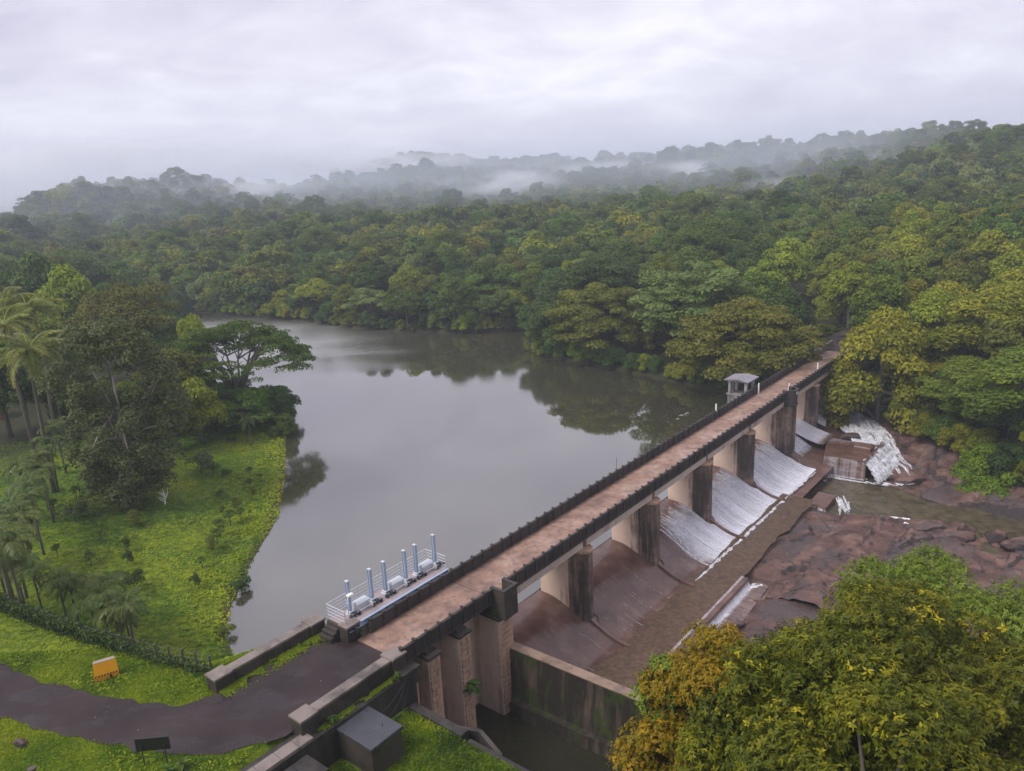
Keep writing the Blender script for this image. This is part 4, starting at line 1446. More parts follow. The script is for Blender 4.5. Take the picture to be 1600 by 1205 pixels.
# parapet walls of coursed stone on both sides of the approach
def stone_parapet(u0, u1, v0, v1, label, zg, ztop, faces, ends):
    T = dthing('stone_parapet', label, 'parapet wall', (u0 + u1) / 2, (v0 + v1) / 2, 0)
    hu, hv = (u1 - u0) / 2, (v1 - v0) / 2
    obj('wall_core', MB().box(-hu + .05, hu - .05, -hv + .07, hv - .07, zg, ztop - .16).mesh('wall_core', M['stone']), T)
    ncourse = 3
    hgt = (ztop - .16 - zg - .3) / ncourse
    for side in faces:
        for k in range(ncourse):
            x = -hu + .04
            while x < hu - .1:
                w_ = random.uniform(.5, .85)
                x1 = min(hu - .04, x + w_)
                if hu - .04 - x1 < .25:
                    x1 = hu - .04
                pr = random.uniform(.0, .03)
                z0 = zg + .3 + hgt * k
                y0, y1 = (-hv - pr, -hv + .068) if side < 0 else (hv - .068, hv + pr)
                obj('stone', MB().box(x + .012, x1 - .012, y0, y1, z0 + .012, z0 + hgt - .012, .01).mesh('stone', M['stone']), T)
                x = x1
    x = -hu
    nst = 5
    for k in range(nst):
        a, e = -hu + 2 * hu * k / nst, -hu + 2 * hu * (k + 1) / nst
        obj('coping_stone', MB().box(a + .006, e - .006, -hv - .06, hv + .06, ztop - .155, ztop, .02).mesh('coping_stone', M['coping']), T)
    for e_ in ends:
        xx = -hu if e_ < 0 else hu
        ln = 1.05
        obj('end_pillar', MB().box(xx - ln / 2, xx + ln / 2, -hv - .18, hv + .18, zg, ztop - .05).mesh('end_pillar', M['stone']), T)
        obj('pillar_cap', MB().box(xx - ln / 2 - .06, xx + ln / 2 + .06, -hv - .25, hv + .25, ztop - .048, ztop + .09, .025).mesh('pillar_cap', M['coping']), T)


stone_parapet(-16.6, -9.75, -3.72, -3.12, 'left low stone parapet with pale coping, beside the water and the mossy verge', 2.0, 6.12, (-1,), (-1, 1))
stone_parapet(-15.9, -9.3, 3.42, 4.02, 'right low stone parapet with pale coping, above the black flat roofed block', 4.0, 6.12, (-1, 1), (-1, 1))
T = dthing('retaining_wall', 'black damp retaining wall under the right parapet, with a mossy ledge', 'retaining wall', -13, 4, 0)
mb = MB()
mb.loft([[(-7.2, -.95, -1), (-7.2, .6, -1), (-7.2, .6, 5.1), (-7.2, -.7, 5.1)], [(-2.8, -.95, -1), (-2.8, .6, -1), (-2.8, .6, 5.05), (-2.8, -.7, 5.05)], [(4.5, -.75, -5), (4.5, .6, -5), (4.5, .6, 4.9), (4.5, -.62, 4.9)]])
obj('wall_face', mb.mesh('wall_face', M['retain']), T)
obj('wall_head', MB().box(3.35, 4.75, -.85, .35, 4.92, 5.25, .02).mesh('wall_head', M['retain']), T)
sl0 = MB()
for k, (a, e) in enumerate([(-7.6, -6.3), (-6.29, -5.1), (-5.09, -4.0), (-3.99, -3.1)]):
    obj('ledge_slab', MB().box(a, e - .015, -.74, .05, 5.11, 5.33 - .01 * k, .02).mesh('ledge_slab', M['coping']), T)
T = dthing('drain_cover', 'dark iron grating in a concrete frame at the bottom edge beside the paved ledge', 'grating', -18.15, 4.9, 0)
obj('cover_frame', MB().box(-1.0, 1.4, -1.8, 0, 2.5, 4.75).mesh('cover_frame', M['retain']), T)
for k in range(5):
    obj('grate_bar', MB().box(-.75 + .28 * k, -.62 + .28 * k, -1.5, -.25, 4.755, 4.80).mesh('grate_bar', M['darksteel']), T)
# flat roofed block
T = dthing('concrete_block_hut', 'squat black block hut with wet flat roof below the right parapet', 'hut', -13.45, 5.85, 0)
mb = MB()
mb.loft([[(-1.12, -1.62, 1.5), (1.12, -1.62, 1.5), (1.12, 1.3, 1.5), (-1.12, 1.3, 1.5)], [(-1.06, -1.56, 4.62), (1.06, -1.56, 4.62), (1.06, 1.3, 4.62), (-1.06, 1.3, 4.62)]])
obj('hut_wall', mb.mesh('hut_wall', M['stone']), T)
m, t, b, o = mat('wet_roof', .3, .5)
p = pos(t)
L(t, mixc(t, noise(t, p, 1.6, 6, .65), (.025, .027, .034), (.075, .078, .095)), b.inputs['Base Color'])
L(t, ramp(t, noise(t, p, 1.2, 5), [(.4, .22), (.65, .5)]), b.inputs['Roughness'])
obj('roof', MB().box(-1.16, 1.16, -1.66, 1.36, 4.625, 4.80, .03).mesh('roof', m), T)
obj('roof_hook', MB().tube([(.45, -.75, 4.8), (.45, -.75, 5.0), (.52, -.72, 5.08)], .025).mesh('roof_hook', M['darksteel']), T)
# terrace kerb walls over the channel
T = dthing('channel_wall', 'low dark coping wall round the grassy terrace above the channel', 'kerb wall', -9.3, 0, 0)
mb = MB()
mb.box(-.35, .35, -9.2, -4.9, -6, 2.95)
mb.box(-.6, .1, -30, -9.6, -6, 2.75)
obj('wall_face', mb.mesh('wall_face', M['retain']), T)
for (a, e, x, zt) in ((-9.2, -4.9, 0, 2.96), (-30, -9.6, -.25, 2.76)):
    obj('wall_coping', MB().box(x - .26, x + .30, a, e, zt, zt + .14, .02).mesh('wall_coping', M['retain']), T)
mb = MB()
for a, e in [((.30, -8.3, 2.9), (1.0, -9.5, 2.75)), ((1.0, -9.5, 2.75), (.2, -11.7, 2.7))]:
    A_, E_ = Vector(a), Vector(e)
    nn = (E_ - A_).cross(Vector((0, 0, 1))).normalized() * .13
    mb.loft([[tuple(A_ - nn - Vector((0, 0, 5))), tuple(A_ + nn - Vector((0, 0, 5))), tuple(A_ + nn), tuple(A_ - nn)], [tuple(E_ - nn - Vector((0, 0, 5))), tuple(E_ + nn - Vector((0, 0, 5))), tuple(E_ + nn), tuple(E_ - nn)]])
obj('bent_wall', mb.mesh('bent_wall', M['stone']), T)
# steps up to the gate platform
T = dthing('stone_steps', 'short flight of dark stone steps up to the gate platform', 'steps', -9.3, -1.9, 0)
for k in range(4):
    obj('step', MB().box(-.75 + .24 * k, .9, -.55, .65, ZD - .3, ZD + .20 * (k + 1), .015).mesh('step', M['stone']), T)
obj('step_pillar', MB().box(-.1, .95, -1.45, -.66, 4.6, 6.3).mesh('step_pillar', M['stone']), T)
obj('pillar_cap', MB().box(-.15, 1.0, -1.5, -.62, 6.302, 6.42, .02).mesh('pillar_cap', M['coping']), T)
obj('landing', MB().box(.3, 2.0, -.6, .7, 4.6, 6.28).mesh('landing', M['stone']), T)

# ================================================================== GATE PLATFORM
T = dthing('gate_platform', 'pale blue steel hoist platform with railings beside the bridge over the water', 'gate platform', -4.6, -1.6, 6.3)
obj('platform_base', MB().box(-4.3, 4.3, -.85, 1.05, -8.5, -.45).mesh('platform_base', M['sluice']), T)
obj('deck_plate', MB().box(-4.6, 4.65, -1.05, 1.05, -.08, 0).mesh('deck_plate', simple('rusty_pale_plate', (.33, .27, .27), .55, 0, .35, 1.6)), T)
mb = MB()
mb.box(-4.6, 4.65, -1.13, -1.055, -.30, .03)
mb.box(-4.6, 4.65, -1.20, -1.055, -.33, -.302).box(-4.6, 4.65, -1.20, -1.131, .0, .028)
obj('edge_beam', mb.mesh('edge_beam', M['steel']), T)
obj('edge_beam', MB().box(-4.6, 4.65, 1.055, 1.12, -.30, .03).mesh('edge_beam', M['steel']), T)
for x in np.linspace(-4.2, 4.2, 7):
    obj('cross_beam', MB().box(x - .05, x + .05, -1.5, 1.05, -.44, -.082).mesh('cross_beam', M['darksteel']), T)
for y in np.linspace(-1, 1.05, 2):
    pass
rails = [(-4.55, -.75), (-4.55, 1.05), (4.6, 1.05), (4.6, -.95)]
posts = [(-4.55, -.75), (-4.55, 1.05)] + [(x, 1.05) for x in np.linspace(-4.55, 4.6, 8)[1:-1]] + [(4.6, 1.05), (4.6, -.95)]
for x, y in posts:
    obj('railing_post', MB().tube([(x, y, 0), (x, y, .98)], .028, 6).mesh('railing_post', M['galv']), T)
for (a, e) in zip(rails[:-1], rails[1:]):
    for z in (.25, .50, .74, .98):
        obj('rail', MB().tube([(*a, z), (*e, z)], .020 if z < .9 else .028, 6).mesh('rail', M['galv']), T)
for i, u_ in enumerate([-8.06, -6.15, -4.9, -2.98, -1.92, -.06]):
    x = u_ + 4.6
    hgt = 2.42
    mb = MB()                                      # toothed lifting rack: channel section with rungs
    mb.box(-.13, .13, .0, .06, .05, hgt)
    mb.box(-.13, -.08, -.13, -.001, .05, hgt).box(.08, .13, -.13, -.001, .05, hgt)
    k = mb
    r_ = obj('lifting_rack', mb.mesh('lifting_rack', M['steel']), T, (x, .08, 0), (0, 0, -math.pi / 2))
    tb = MB()
    for z in np.arange(.4, hgt, .12):
        tb.box(-.079, .079, -.10, -.02, z, z + .06)
    obj('rack_teeth', tb.mesh('rack_teeth', M['galv']), r_, kind='stuff')
    obj('rack_top', MB().box(-.14, .14, -.14, .07, hgt + .001, hgt + .05, .02).mesh('rack_top', M['galv']), r_)
    pb_ = obj('pedestal', MB().box(x - .28, x + .28, -.18, .30, 0, .16, .02).box(x - .20, x + .20, -.14, .26, .161, .30, .03).mesh('pedestal', M['galv']), T)
    for s_ in (-1, 1):
        obj('bearing', MB().box(x + s_ * .34 - .07, x + s_ * .34 + .07, -.52, -.28, 0, .26, .03).mesh('bearing', M['darksteel']), T)
    obj('pinion', MB().tube([(x - .12, -.38, .22), (x + .12, -.38, .22)], .16, 12).mesh('pinion', M['darksteel']), T)
for i, xc in enumerate((-2.55, .6, 3.55)):
    obj('motor_cover', MB().loft([[(xc - .55, -.20, .02), (xc + .55, -.20, .02), (xc + .55, .40, .02), (xc - .55, .40, .02)], [(xc - .55, -.20, .55), (xc + .55, -.20, .55), (xc + .55, .40, .55), (xc - .55, .40, .55)],
                                  [(xc - .50, -.06, .68), (xc + .50, -.06, .68), (xc + .50, .28, .68), (xc - .50, .28, .68)]]).mesh('motor_cover', M['galv']), T)
    obj('drive_wheel', MB().tube([(xc + .42, -.36, .24), (xc + .54, -.36, .24)], .22, 16).mesh('drive_wheel', M['galv']), T)
    obj('shaft', MB().tube([(xc - 1.1, -.40, .22), (xc + 1.4, -.40, .22)], .035, 8).mesh('shaft', M['galv']), T)
T = dthing('platform_lamp', 'small floodlight on a bent pole at the near corner of the gate platform', 'lamp', -8.75, -.95, 6.3)
obj('lamp_pole', MB().tube([(0, 0, 0), (0, 0, 1.35), (.05, .08, 1.5), (.35, .35, 1.62)], .03).mesh('lamp_pole', M['galv']), T)
obj('lamp_head', MB().box(.30, .72, .2, .5, 1.58, 1.70, .03).mesh('lamp_head', M['white']), T)
# railing on the near left corner seen darker in the photograph is part of the platform

# ================================================================== VALVE HOUSE AND POSTS ON THE BRIDGE
T = dthing('valve_house', 'small roofed stone shelter on white columns beside the far end of the bridge', 'shelter', 57.6, -1.9, 0)
obj('house_base', MB().box(-1.3, 1.3, -1.1, 1.4, -4, 5.2).mesh('house_base', M['oldhouse']), T)
obj('base_slab', MB().box(-1.45, 1.45, -1.3, 1.55, 5.202, 5.34, .02).mesh('base_slab', M['oldhouse']), T)
for x in (-1.15, 0, 1.15):
    for y in (-1.0, 1.15):
        if x == 0 and y < 0:
            continue
        obj('column', MB().box(x - .17, x + .17, y - .17, y + .17, 5.342, 6.95).mesh('column', M['oldhouse']), T)
obj('back_wall', MB().box(1.0, 1.28, -.82, .97, 5.342, 6.95).mesh('back_wall', M['stone']), T)
obj('lintel', MB().box(-1.36, 1.36, -1.2, 1.36, 6.952, 7.12).mesh('lintel', M['oldhouse']), T)
mb = MB()
mb.loft([[(-1.75, -1.55, 7.13), (1.75, -1.55, 7.13), (1.75, -1.55, 7.24), (-1.75, -1.55, 7.24)], [(-1.75, .1, 7.32), (1.75, .1, 7.32), (1.75, .1, 7.46), (-1.75, .1, 7.46)], [(-1.75, 1.75, 7.13), (1.75, 1.75, 7.13), (1.75, 1.75, 7.24), (-1.75, 1.75, 7.24)]])
obj('roof', mb.mesh('roof', concrete('slate_roof', (.27, .25, .29), (.06, .05, .06), .3, streak=False)), T)
POSTS = [(45.3, -.02, 6.25, .95, 'white post on the parapet, nearest the valve shelter on the water side'),
         (57.9, .2, 5.4, 1.35, 'white post standing by the valve shelter gap in the parapet'),
         (80.9, -.02, 6.25, 1.1, 'white post at the far end of the water side parapet'),
         (85.2, 3.5, 5.4, 1.2, 'white post at the far end of the bridge beside the trees'),
         (69.8, 3.85, 6.3, 1.0, 'thin white post on the downstream parapet past the balcony pier'),
         (59.9, 3.4, 5.4, 1.3, 'thin white rod standing behind the round balcony')]
for u_, v_, z_, h_, lb in POSTS:
    T = dthing('marker_post', lb, 'post', u_, v_, z_)
    obj('shaft', MB().box(-.07, .07, -.07, .07, 0, h_, .01).mesh('shaft', M['white']), T)
    obj('foot', MB().box(-.11, .11, -.11, .11, 0.003, .06, .01).mesh('foot', M['galv']), T)
T = dthing('gauge_rod', 'very thin rod rising from the water side parapet mid bridge', 'rod', 23.0, -.05, 6.28)
obj('rod', MB().tube([(0, 0, -.1), (0, 0, 1.3)], .02).mesh('rod', M['rust']), T)
obj('cap', MB().box(-.04, .04, -.04, .04, 1.3, 1.36).mesh('cap', M['rust']), T)

# ================================================================== ROADSIDE THINGS
# yellow barrier
bx0, by0, _ = at(168, 1062, 5.0)
zb = gz(bx0, by0)
T = thing('traffic_barrier', 'bright yellow barrier with black chevron bands tilted on the grass by the hedge', 'barrier', (bx0, by0, zb - .05), R(28))
yel = simple('yellow_plastic', (.80, .36, .015), .5, 0, .15, 3)
dky = simple('aged_orange', (.55, .22, .02), .6, 0, .25, 5)


def frus(x0, x1, y0, y1, z0, z1, tx, ty):
    return MB().loft([[(x0, y0, z0), (x1, y0, z0), (x1, y1, z0), (x0, y1, z0)], [(x0 + tx, y0 + ty, z1), (x1 - tx, y0 + ty, z1), (x1 - tx, y1 - ty, z1), (x0 + tx, y1 - ty, z1)]])


obj('foot', frus(-.66, .18, -.30, .30, 0, .30, .02, .02).mesh('foot', dky), T)
obj('foot', frus(.30, .68, -.30, .30, 0, .30, .02, .02).mesh('foot', dky), T)
obj('shell', frus(-.66, .68, -.28, .28, .302, 1.18, .07, .11).mesh('shell', yel), T)
obj('front_panel', MB().loft([[(-.50, -.235, .52), (.52, -.235, .52), (.52, -.2, .52), (-.50, -.2, .52)], [(-.47, -.195, 1.02), (.49, -.195, 1.02), (.49, -.16, 1.02), (-.47, -.16, 1.02)]]).mesh('front_panel', yel), T)
obj('top_cap', MB().box(-.57, .59, -.165, .165, 1.181, 1.235, .02).mesh('top_cap', simple('grey_cap', (.3, .24, .2), .7)), T)
for k in range(8):
    x = -.62 + k * .16
    obj('chevron', MB().loft([[(x, -.288, .33), (x + .08, -.288, .33), (x + .08, -.26, .33), (x, -.26, .33)], [(x + .06, -.275, .43), (x + .14, -.275, .43), (x + .14, -.25, .43), (x + .06, -.25, .43)]]).mesh('chevron', M['black']), T)
for k in range(4):
    y = -.2 + k * .12
    obj('side_chevron', MB().loft([[(-.668, y, .36), (-.63, y, .36), (-.63, y + .06, .36), (-.668, y + .06, .36)], [(-.66, y + .04, .46), (-.62, y + .04, .46), (-.62, y + .10, .46), (-.66, y + .10, .46)]]).mesh('side_chevron', M['black']), T)
obj('side_mark', MB().box(-.655, -.60, -.09, .09, .66, .80).mesh('side_mark', M['rust']), T)
# notice board seen from behind
sx0, sy0, sz0 = at(243, 1186, 5.5)
T = thing('notice_board', 'plain black board on two thin legs at the road edge, seen from behind', 'sign', (sx0, sy0, gz(sx0, sy0)), R(4))
hb = 1.75
obj('board', MB().box(-.82, .82, -.02, .02, .85, 1.55).mesh('board', M['black']), T)
obj('frame', MB().box(-.85, .85, -.03, .03, 1.552, 1.60).box(-.85, -.822, -.03, .03, .85, 1.55).box(.822, .85, -.03, .03, .85, 1.55).mesh('frame', M['darksteel']), T)
for x in (-.55, .58):
    obj('leg', MB().tube([(x, -.06, -.4), (x, -.06, 1.2)], .03).mesh('leg', M['darksteel']), T)
px0, py0, pz0 = at(49, 1200, 6.0)
T = thing('stump_post', 'short rusty brown stump post in the grass at the bottom corner', 'post', (px0, py0, gz(px0, py0)))
obj('post_shaft', MB().tube([(0, 0, -.5), (0, 0, .75)], .17, 8).mesh('post_shaft', M['rust'], smooth=False), T)
obj('post_top', MB().tube([(0, 0, .752), (0, 0, .80)], .20, 8).mesh('post_top', M['bark']), T)
px0, py0, pz0 = at(32, 1160, 5.6)
boulder('edge_stone', 'weathered grey brown stone half sunk in the grass by the stump post', 32, 1162, gz(px0, py0) + .05, (.7, .35, .28), -.5, 44)
lx, ly, _ = at(431, 663, WZ + .4)
obj('log', MB().tube([(-.9, 0, .12), (0, .03, .2), (.95, .1, .34)], [.10, .12, .09], 8).mesh('log', M['palebark'], smooth=True), None, (lx, ly, gz(lx, ly)), (0, 0, .3), None, label='pale driftwood log lying on the lawn edge beside the water', category='log')
# power pole and wires
ppx, ppy, _ = at(46, 806, 2.2)
zp = gz(ppx, ppy)
T = thing('power_pole', 'slim black power pole on the lawn by the palms', 'utility pole', (ppx, ppy, zp), 1.1)
obj('pole', MB().tube([(0, 0, -.5), (0, 0, 6.2)], [.11, .08], 8).mesh('pole', M['black']), T)
obj('crossarm', MB().box(-.9, .9, -.05, .05, 5.85, 5.95).mesh('crossarm', M['darksteel']), T)
for x in (-.8, 0, .8):
    obj('insulator', MB().tube([(x, 0, 5.951), (x, 0, 6.12)], .05, 8).mesh('insulator', M['white']), T)
far_end = Vector(at(92, 688, 8.0))
near_end = Vector(atr(-60, 850, 62))
pc = Vector((ppx, ppy, zp + 6.0))
for k, off in enumerate((-.7, 0, .7)):
    mb = MB()
    pts = []
    for (A_, E_) in ((far_end, pc), (pc, near_end)):
        for q_ in np.linspace(0, 1, 9):
            P_ = A_.lerp(E_, float(q_)) + Vector((off * .6, off * .5, .15 * off)) - Vector((0, 0, 1.2 * 4 * q_ * (1 - q_)))
            pts.append(P_)
    mb.tube(pts, .018, 4)
    obj('power_wire', mb.mesh('power_wire', M['wire']), None, label=['lowest of the grey wires sagging past the palms', 'middle grey wire sagging past the palms', 'uppermost of the grey wires sagging past the palms'][k], category='wire', group='wires on the power pole')
# red painted post house at the left edge
hx, hy, _ = at(-14, 648, 2.0)
T = thing('red_hut', 'sliver of a red brick hut among the dark trees at the left edge', 'hut', (hx, hy, gz(hx, hy)), .3)
obj('hut_wall', MB().box(-1.6, 1.6, -1.5, 1.5, 0, 3.0).mesh('hut_wall', M['redhut']), T)
obj('roof', MB().loft([[(-1.9, -1.8, 3.0), (1.9, -1.8, 3.0), (1.9, 1.8, 3.0), (-1.9, 1.8, 3.0)], [(-1.7, -.1, 4.0), (1.7, -.1, 4.0), (1.7, .1, 4.0), (-1.7, .1, 4.0)]]).mesh('roof', M['redhut']), T)
# cables hanging from the end of the right parapet
mb = MB()
a0 = Vector((-8.9, -4.6, 5.25))
for k, (eu, ev, ez) in enumerate([(-11.9, 4.9, 3.2), (-10.6, 5.0, 3.0), (-12.6, 4.75, 3.9)]):
    e0 = Vector((eu, -ev, ez))
    pts = [a0.lerp(e0, q_) - Vector((0, .15 * math.sin(3.14 * q_), .5 * math.sin(3.14 * q_))) for q_ in np.linspace(0, 1, 8)]
    m1 = MB()
    m1.tube(pts, .018, 4)
    obj('cable', m1.mesh('cable', M['darksteel']), None, D(0, 0, 0), (0, 0, TH), None, label=['cable sagging from the wall head to behind the block hut', 'short cable dropping from the wall head to the grass', 'longest cable looping along the black retaining wall'][k], category='cable', group='cables on the retaining wall')

# ================================================================== VEGETATION
# ---------------- kinds of forest tree
KN = {
    'round': make_tree('round_tree', 12, 5.2, 34, 1.75, 9000, .27, .04, 'mid', seed=1),
    'tall': make_tree('tall_tree', 14, 4.4, 34, 1.55, 9000, .27, .06, 'dark', seed=2),
    'bushy': make_tree('bushy_tree', 9, 5.4, 30, 1.6, 9000, .26, .02, 'mid', seed=3),
    'spread': make_tree('spreading_tree', 11, 6.8, 44, 1.55, 10000, .27, .25, 'olive', flat=.5, seed=4),
}
KF = {
    'round': make_tree('far_round', 12, 5.2, 30, 1.8, 2600, .50, .04, 'mid', seed=11),
    'tall': make_tree('far_tall', 14, 4.4, 26, 1.7, 2600, .50, .06, 'dark', seed=12),
    'spread': make_tree('far_spread', 11, 6.4, 34, 1.7, 2600, .52, .2, 'olive', flat=.55, seed=14),
}
LN = {'mid': 'mid green', 'green': 'fresh green', 'dark': 'dark green', 'olive': 'olive brown', 'yellow': 'yellow green', 'bright': 'bright green', 'pale': 'pale green'}
SHN = {'round': 'round crowned', 'tall': 'tall narrow', 'bushy': 'low bushy', 'spread': 'wide spreading'}
KIND, KFAR = {}, {}
for s_ in KN:
    for lf in LN:
        KIND[s_, lf] = with_leaf(KN[s_], lf)
for s_ in KF:
    for lf in LN:
        KFAR[s_, lf] = with_leaf(KF[s_], lf)

# ---------------- trees with a look of their own on the far banks
BK_ = {'round': make_tree('bank_round', 12, 5.2, 44, 1.45, 20000, .17, .0, 'mid', seed=61), 'bushy': make_tree('bank_bushy', 9, 5.4, 44, 1.3, 20000, .15, -.05, 'mid', seed=63)}
HERO = []          # (x, y, radius) kept free of other trees


def hero(kind, name, label, px, top, r, width_px=None, group=None, rz=None, h=None):
    x, y, zt = atr(px, top, r)
    z = gz(x, y)
    hh = max(3.0, zt - z)
    wide = 1.0
    if width_px:
        wide = (width_px * r / FPX / 2) / (kind['R'] * hh / kind['H'])
    plant_tree(kind, name, label, x, y, hh, z, group, wide=wide, rz=rz)
    HERO.append((x, y, kind['R'] * hh / kind['H'] * wide))


feather = make_tree('feather_tree', 16, 6.5, 70, 1.5, 20000, .21, .0, 'pale', flat=.45, seed=21)
broad = make_tree('broad_tree', 13, 8.5, 90, 1.6, 24000, .21, -.02, 'dark', flat=.5, seed=22)
dome = make_tree('dome_tree', 16, 8, 60, 1.8, 18000, .23, .05, 'mid', flat=.8, seed=23)
hero(feather, 'feathery_tree', 'tall pale feathery tree in tiers above the reservoir shore', 1085, 388, 136, 190)
hero(with_leaf(broad, 'olive'), 'spreading_tree', 'wide dark olive tree drooping to the water behind the valve shelter', 1165, 452, 121, 235)
hero(with_leaf(broad, 'olive'), 'umbrella_tree', 'brownish umbrella tree over dark green growth on the jutting point of the shore', 930, 432, 143, 170)
hero(with_leaf(broad, 'dark'), 'spreading_tree', 'flat topped dark tree behind the umbrella tree on the point', 935, 388, 160, 190)
hero(dome, 'dome_tree', 'big smooth green dome tree standing above the shore trees', 1110, 330, 195, 130)
hero(with_leaf(KN['round'], 'bright'), 'bright_tree', 'bright lime green tree standing out before the dark hillside', 1228, 372, 172, 92)
hero(KN['tall'], 'emergent_tree', 'tall dark tree rising clear of the forest before the mist', 1226, 292, 250, 66)
hero(with_leaf(KN['round'], 'dark'), 'dark_tree', 'dark blue green tree beside the path beyond the bridge end', 1235, 452, 131, 90)
hero(with_leaf(KN['bushy'], 'dark'), 'point_bush', 'dense dark bush at the tip of the jutting shore', 860, 478, 147, 80)
# right bank, downstream of the bridge end
hero(with_leaf(BK_['round'], 'yellow'), 'bank_tree', 'yellow green tree leaning over the bridge end on the right', 1385, 478, 117, 170)
hero(with_leaf(BK_['bushy'], 'yellow'), 'bank_tree', 'bushy yellow green tree drooping over the dark rock below the bridge end', 1455, 560, 119, 150)
hero(with_leaf(BK_['round'], 'green'), 'bank_tree', 'mid green tree over the rock bank right of the cascade', 1525, 560, 110, 150)
hero(with_leaf(BK_['bushy'], 'bright'), 'bank_tree', 'low light green bush spilling onto the rocks at the right edge', 1560, 690, 101, 110)
hero(with_leaf(BK_['round'], 'green'), 'bank_tree', 'large green tree at the right edge above the light green bush', 1605, 545, 104, 170)
hero(with_leaf(BK_['round'], 'yellow'), 'bank_tree', 'yellow tipped tree on the slope at the right edge', 1575, 440, 122, 170)
hero(with_leaf(BK_['round'], 'yellow'), 'bank_tree', 'olive yellow tree between the bridge end tree and the right edge', 1470, 450, 126, 130)
hero(with_leaf(BK_['round'], 'dark'), 'bank_tree', 'dark green tree shading the rock bank under the right wood', 1360, 575, 125, 90)

# ---------------- the wood: scattered trees, the nearest as things of their own
cand = []
grid = {}
r_rng = np.random.default_rng(5)
nc = 60000
rr_ = np.sqrt(r_rng.uniform(60 ** 2, 900 ** 2, nc))
near_ = np.sqrt(r_rng.uniform(80 ** 2, 330 ** 2, 26000))
rr_ = np.concatenate([near_, rr_, np.sqrt(r_rng.uniform(1150 ** 2, 1560 ** 2, 9000))])
aa_ = r_rng.uniform(-39, 46, len(rr_))
X_, Y_ = rr_ * np.sin(np.radians(aa_)), rr_ * np.cos(np.radians(aa_))
DR = sdist(RES, X_, Y_)
DC = sdist(CARVE, X_, Y_)
DP = ldist(PATH, X_, Y_)
R0 = np.interp(aa_, HAZ, HR0)
ZG = ground(X_, Y_)
RRG = np.interp(aa_, SAZ, SRR)
BK = sdist([D(*q_)[:2] for q_ in BANK] + [(300, 20), (300, 200), (80, 200)], X_, Y_)
ME = ((aa_ < -13) & (rr_ > 470) & (rr_ < 640)) & (fbm(X_ * .013 + 7, Y_ * .013) > .49)
ok = (DR > 1.2) & (DC > -40) & (DP > 4.5) & (rr_ > R0 + 1) & ((rr_ < RRG * 1.04 + 8) | (rr_ > 1150))
ok &= ~((aa_ > 19) & (rr_ < 200) & (BK > -1.0))
ok &= ~((rr_ > 1150) & ((aa_ < -16) | (aa_ > 13) | (ZG < 45)))
ok &= ~(ME & (r_rng.random(len(rr_)) < .93))
for i in np.nonzero(ok)[0]:
    r = rr_[i]
    sp = (5.6 if r < 260 else 6.6 if r < 450 else 8.0) * (.8 + .5 * ((i * 7919) % 97) / 97) if r < 1000 else 9.0
    gx_, gy_ = int(X_[i] // 9), int(Y_[i] // 9)
    bad = False
    for a in (-1, 0, 1):
        for b_ in (-1, 0, 1):
            for j in grid.get((gx_ + a, gy_ + b_), ()):
                if (X_[i] - X_[j]) ** 2 + (Y_[i] - Y_[j]) ** 2 < sp * sp:
                    bad = True
                    break
    if bad:
        continue
    if any((X_[i] - hx_) ** 2 + (Y_[i] - hy_) ** 2 < (hr_ * .8) ** 2 for hx_, hy_, hr_ in HERO):
        continue
    grid.setdefault((gx_, gy_), []).append(i)
    cand.append(i)
cand.sort(key=lambda i: rr_[i])
inview = [i for i in cand if -34.5 < aa_[i] < 35.5]
NEAR_N = 225
near_set = set(inview[:NEAR_N])
far_pts = [i for i in cand if i not in near_set]
tr_ = random.Random(12)
for i in inview[:NEAR_N]:
    right = aa_[i] > 20
    shore = DR[i] < 9 and not right
    sh = tr_.choice(['bushy', 'bushy', 'round', 'spread'] if shore else ['round', 'round', 'tall', 'spread', 'round'])
    lf = tr_.choices(['mid', 'dark', 'olive', 'yellow', 'bright', 'pale', 'green'], [2, 1.5, 2, 5, .8, .2, 5] if right else [7, 4, 1.0, .8, .6, .9, 3])[0]
    h = {'bushy': tr_.uniform(6.5, 10), 'round': tr_.uniform(9, 13.5), 'tall': tr_.uniform(11, 15), 'spread': tr_.uniform(9, 12.5)}[sh]
    zone = 'on the wooded slope right of the bridge' if right else 'at the water edge across the reservoir' if shore else 'in the wood behind the far shore'
    plant_tree(KIND[sh, lf], 'forest_tree', f'{SHN[sh]} {LN[lf]} tree {zone}', float(X_[i]), float(Y_[i]), h, float(ZG[i]) - (.8 if shore else .2),
               f'{LN[lf]} {SHN[sh]} trees {zone}')

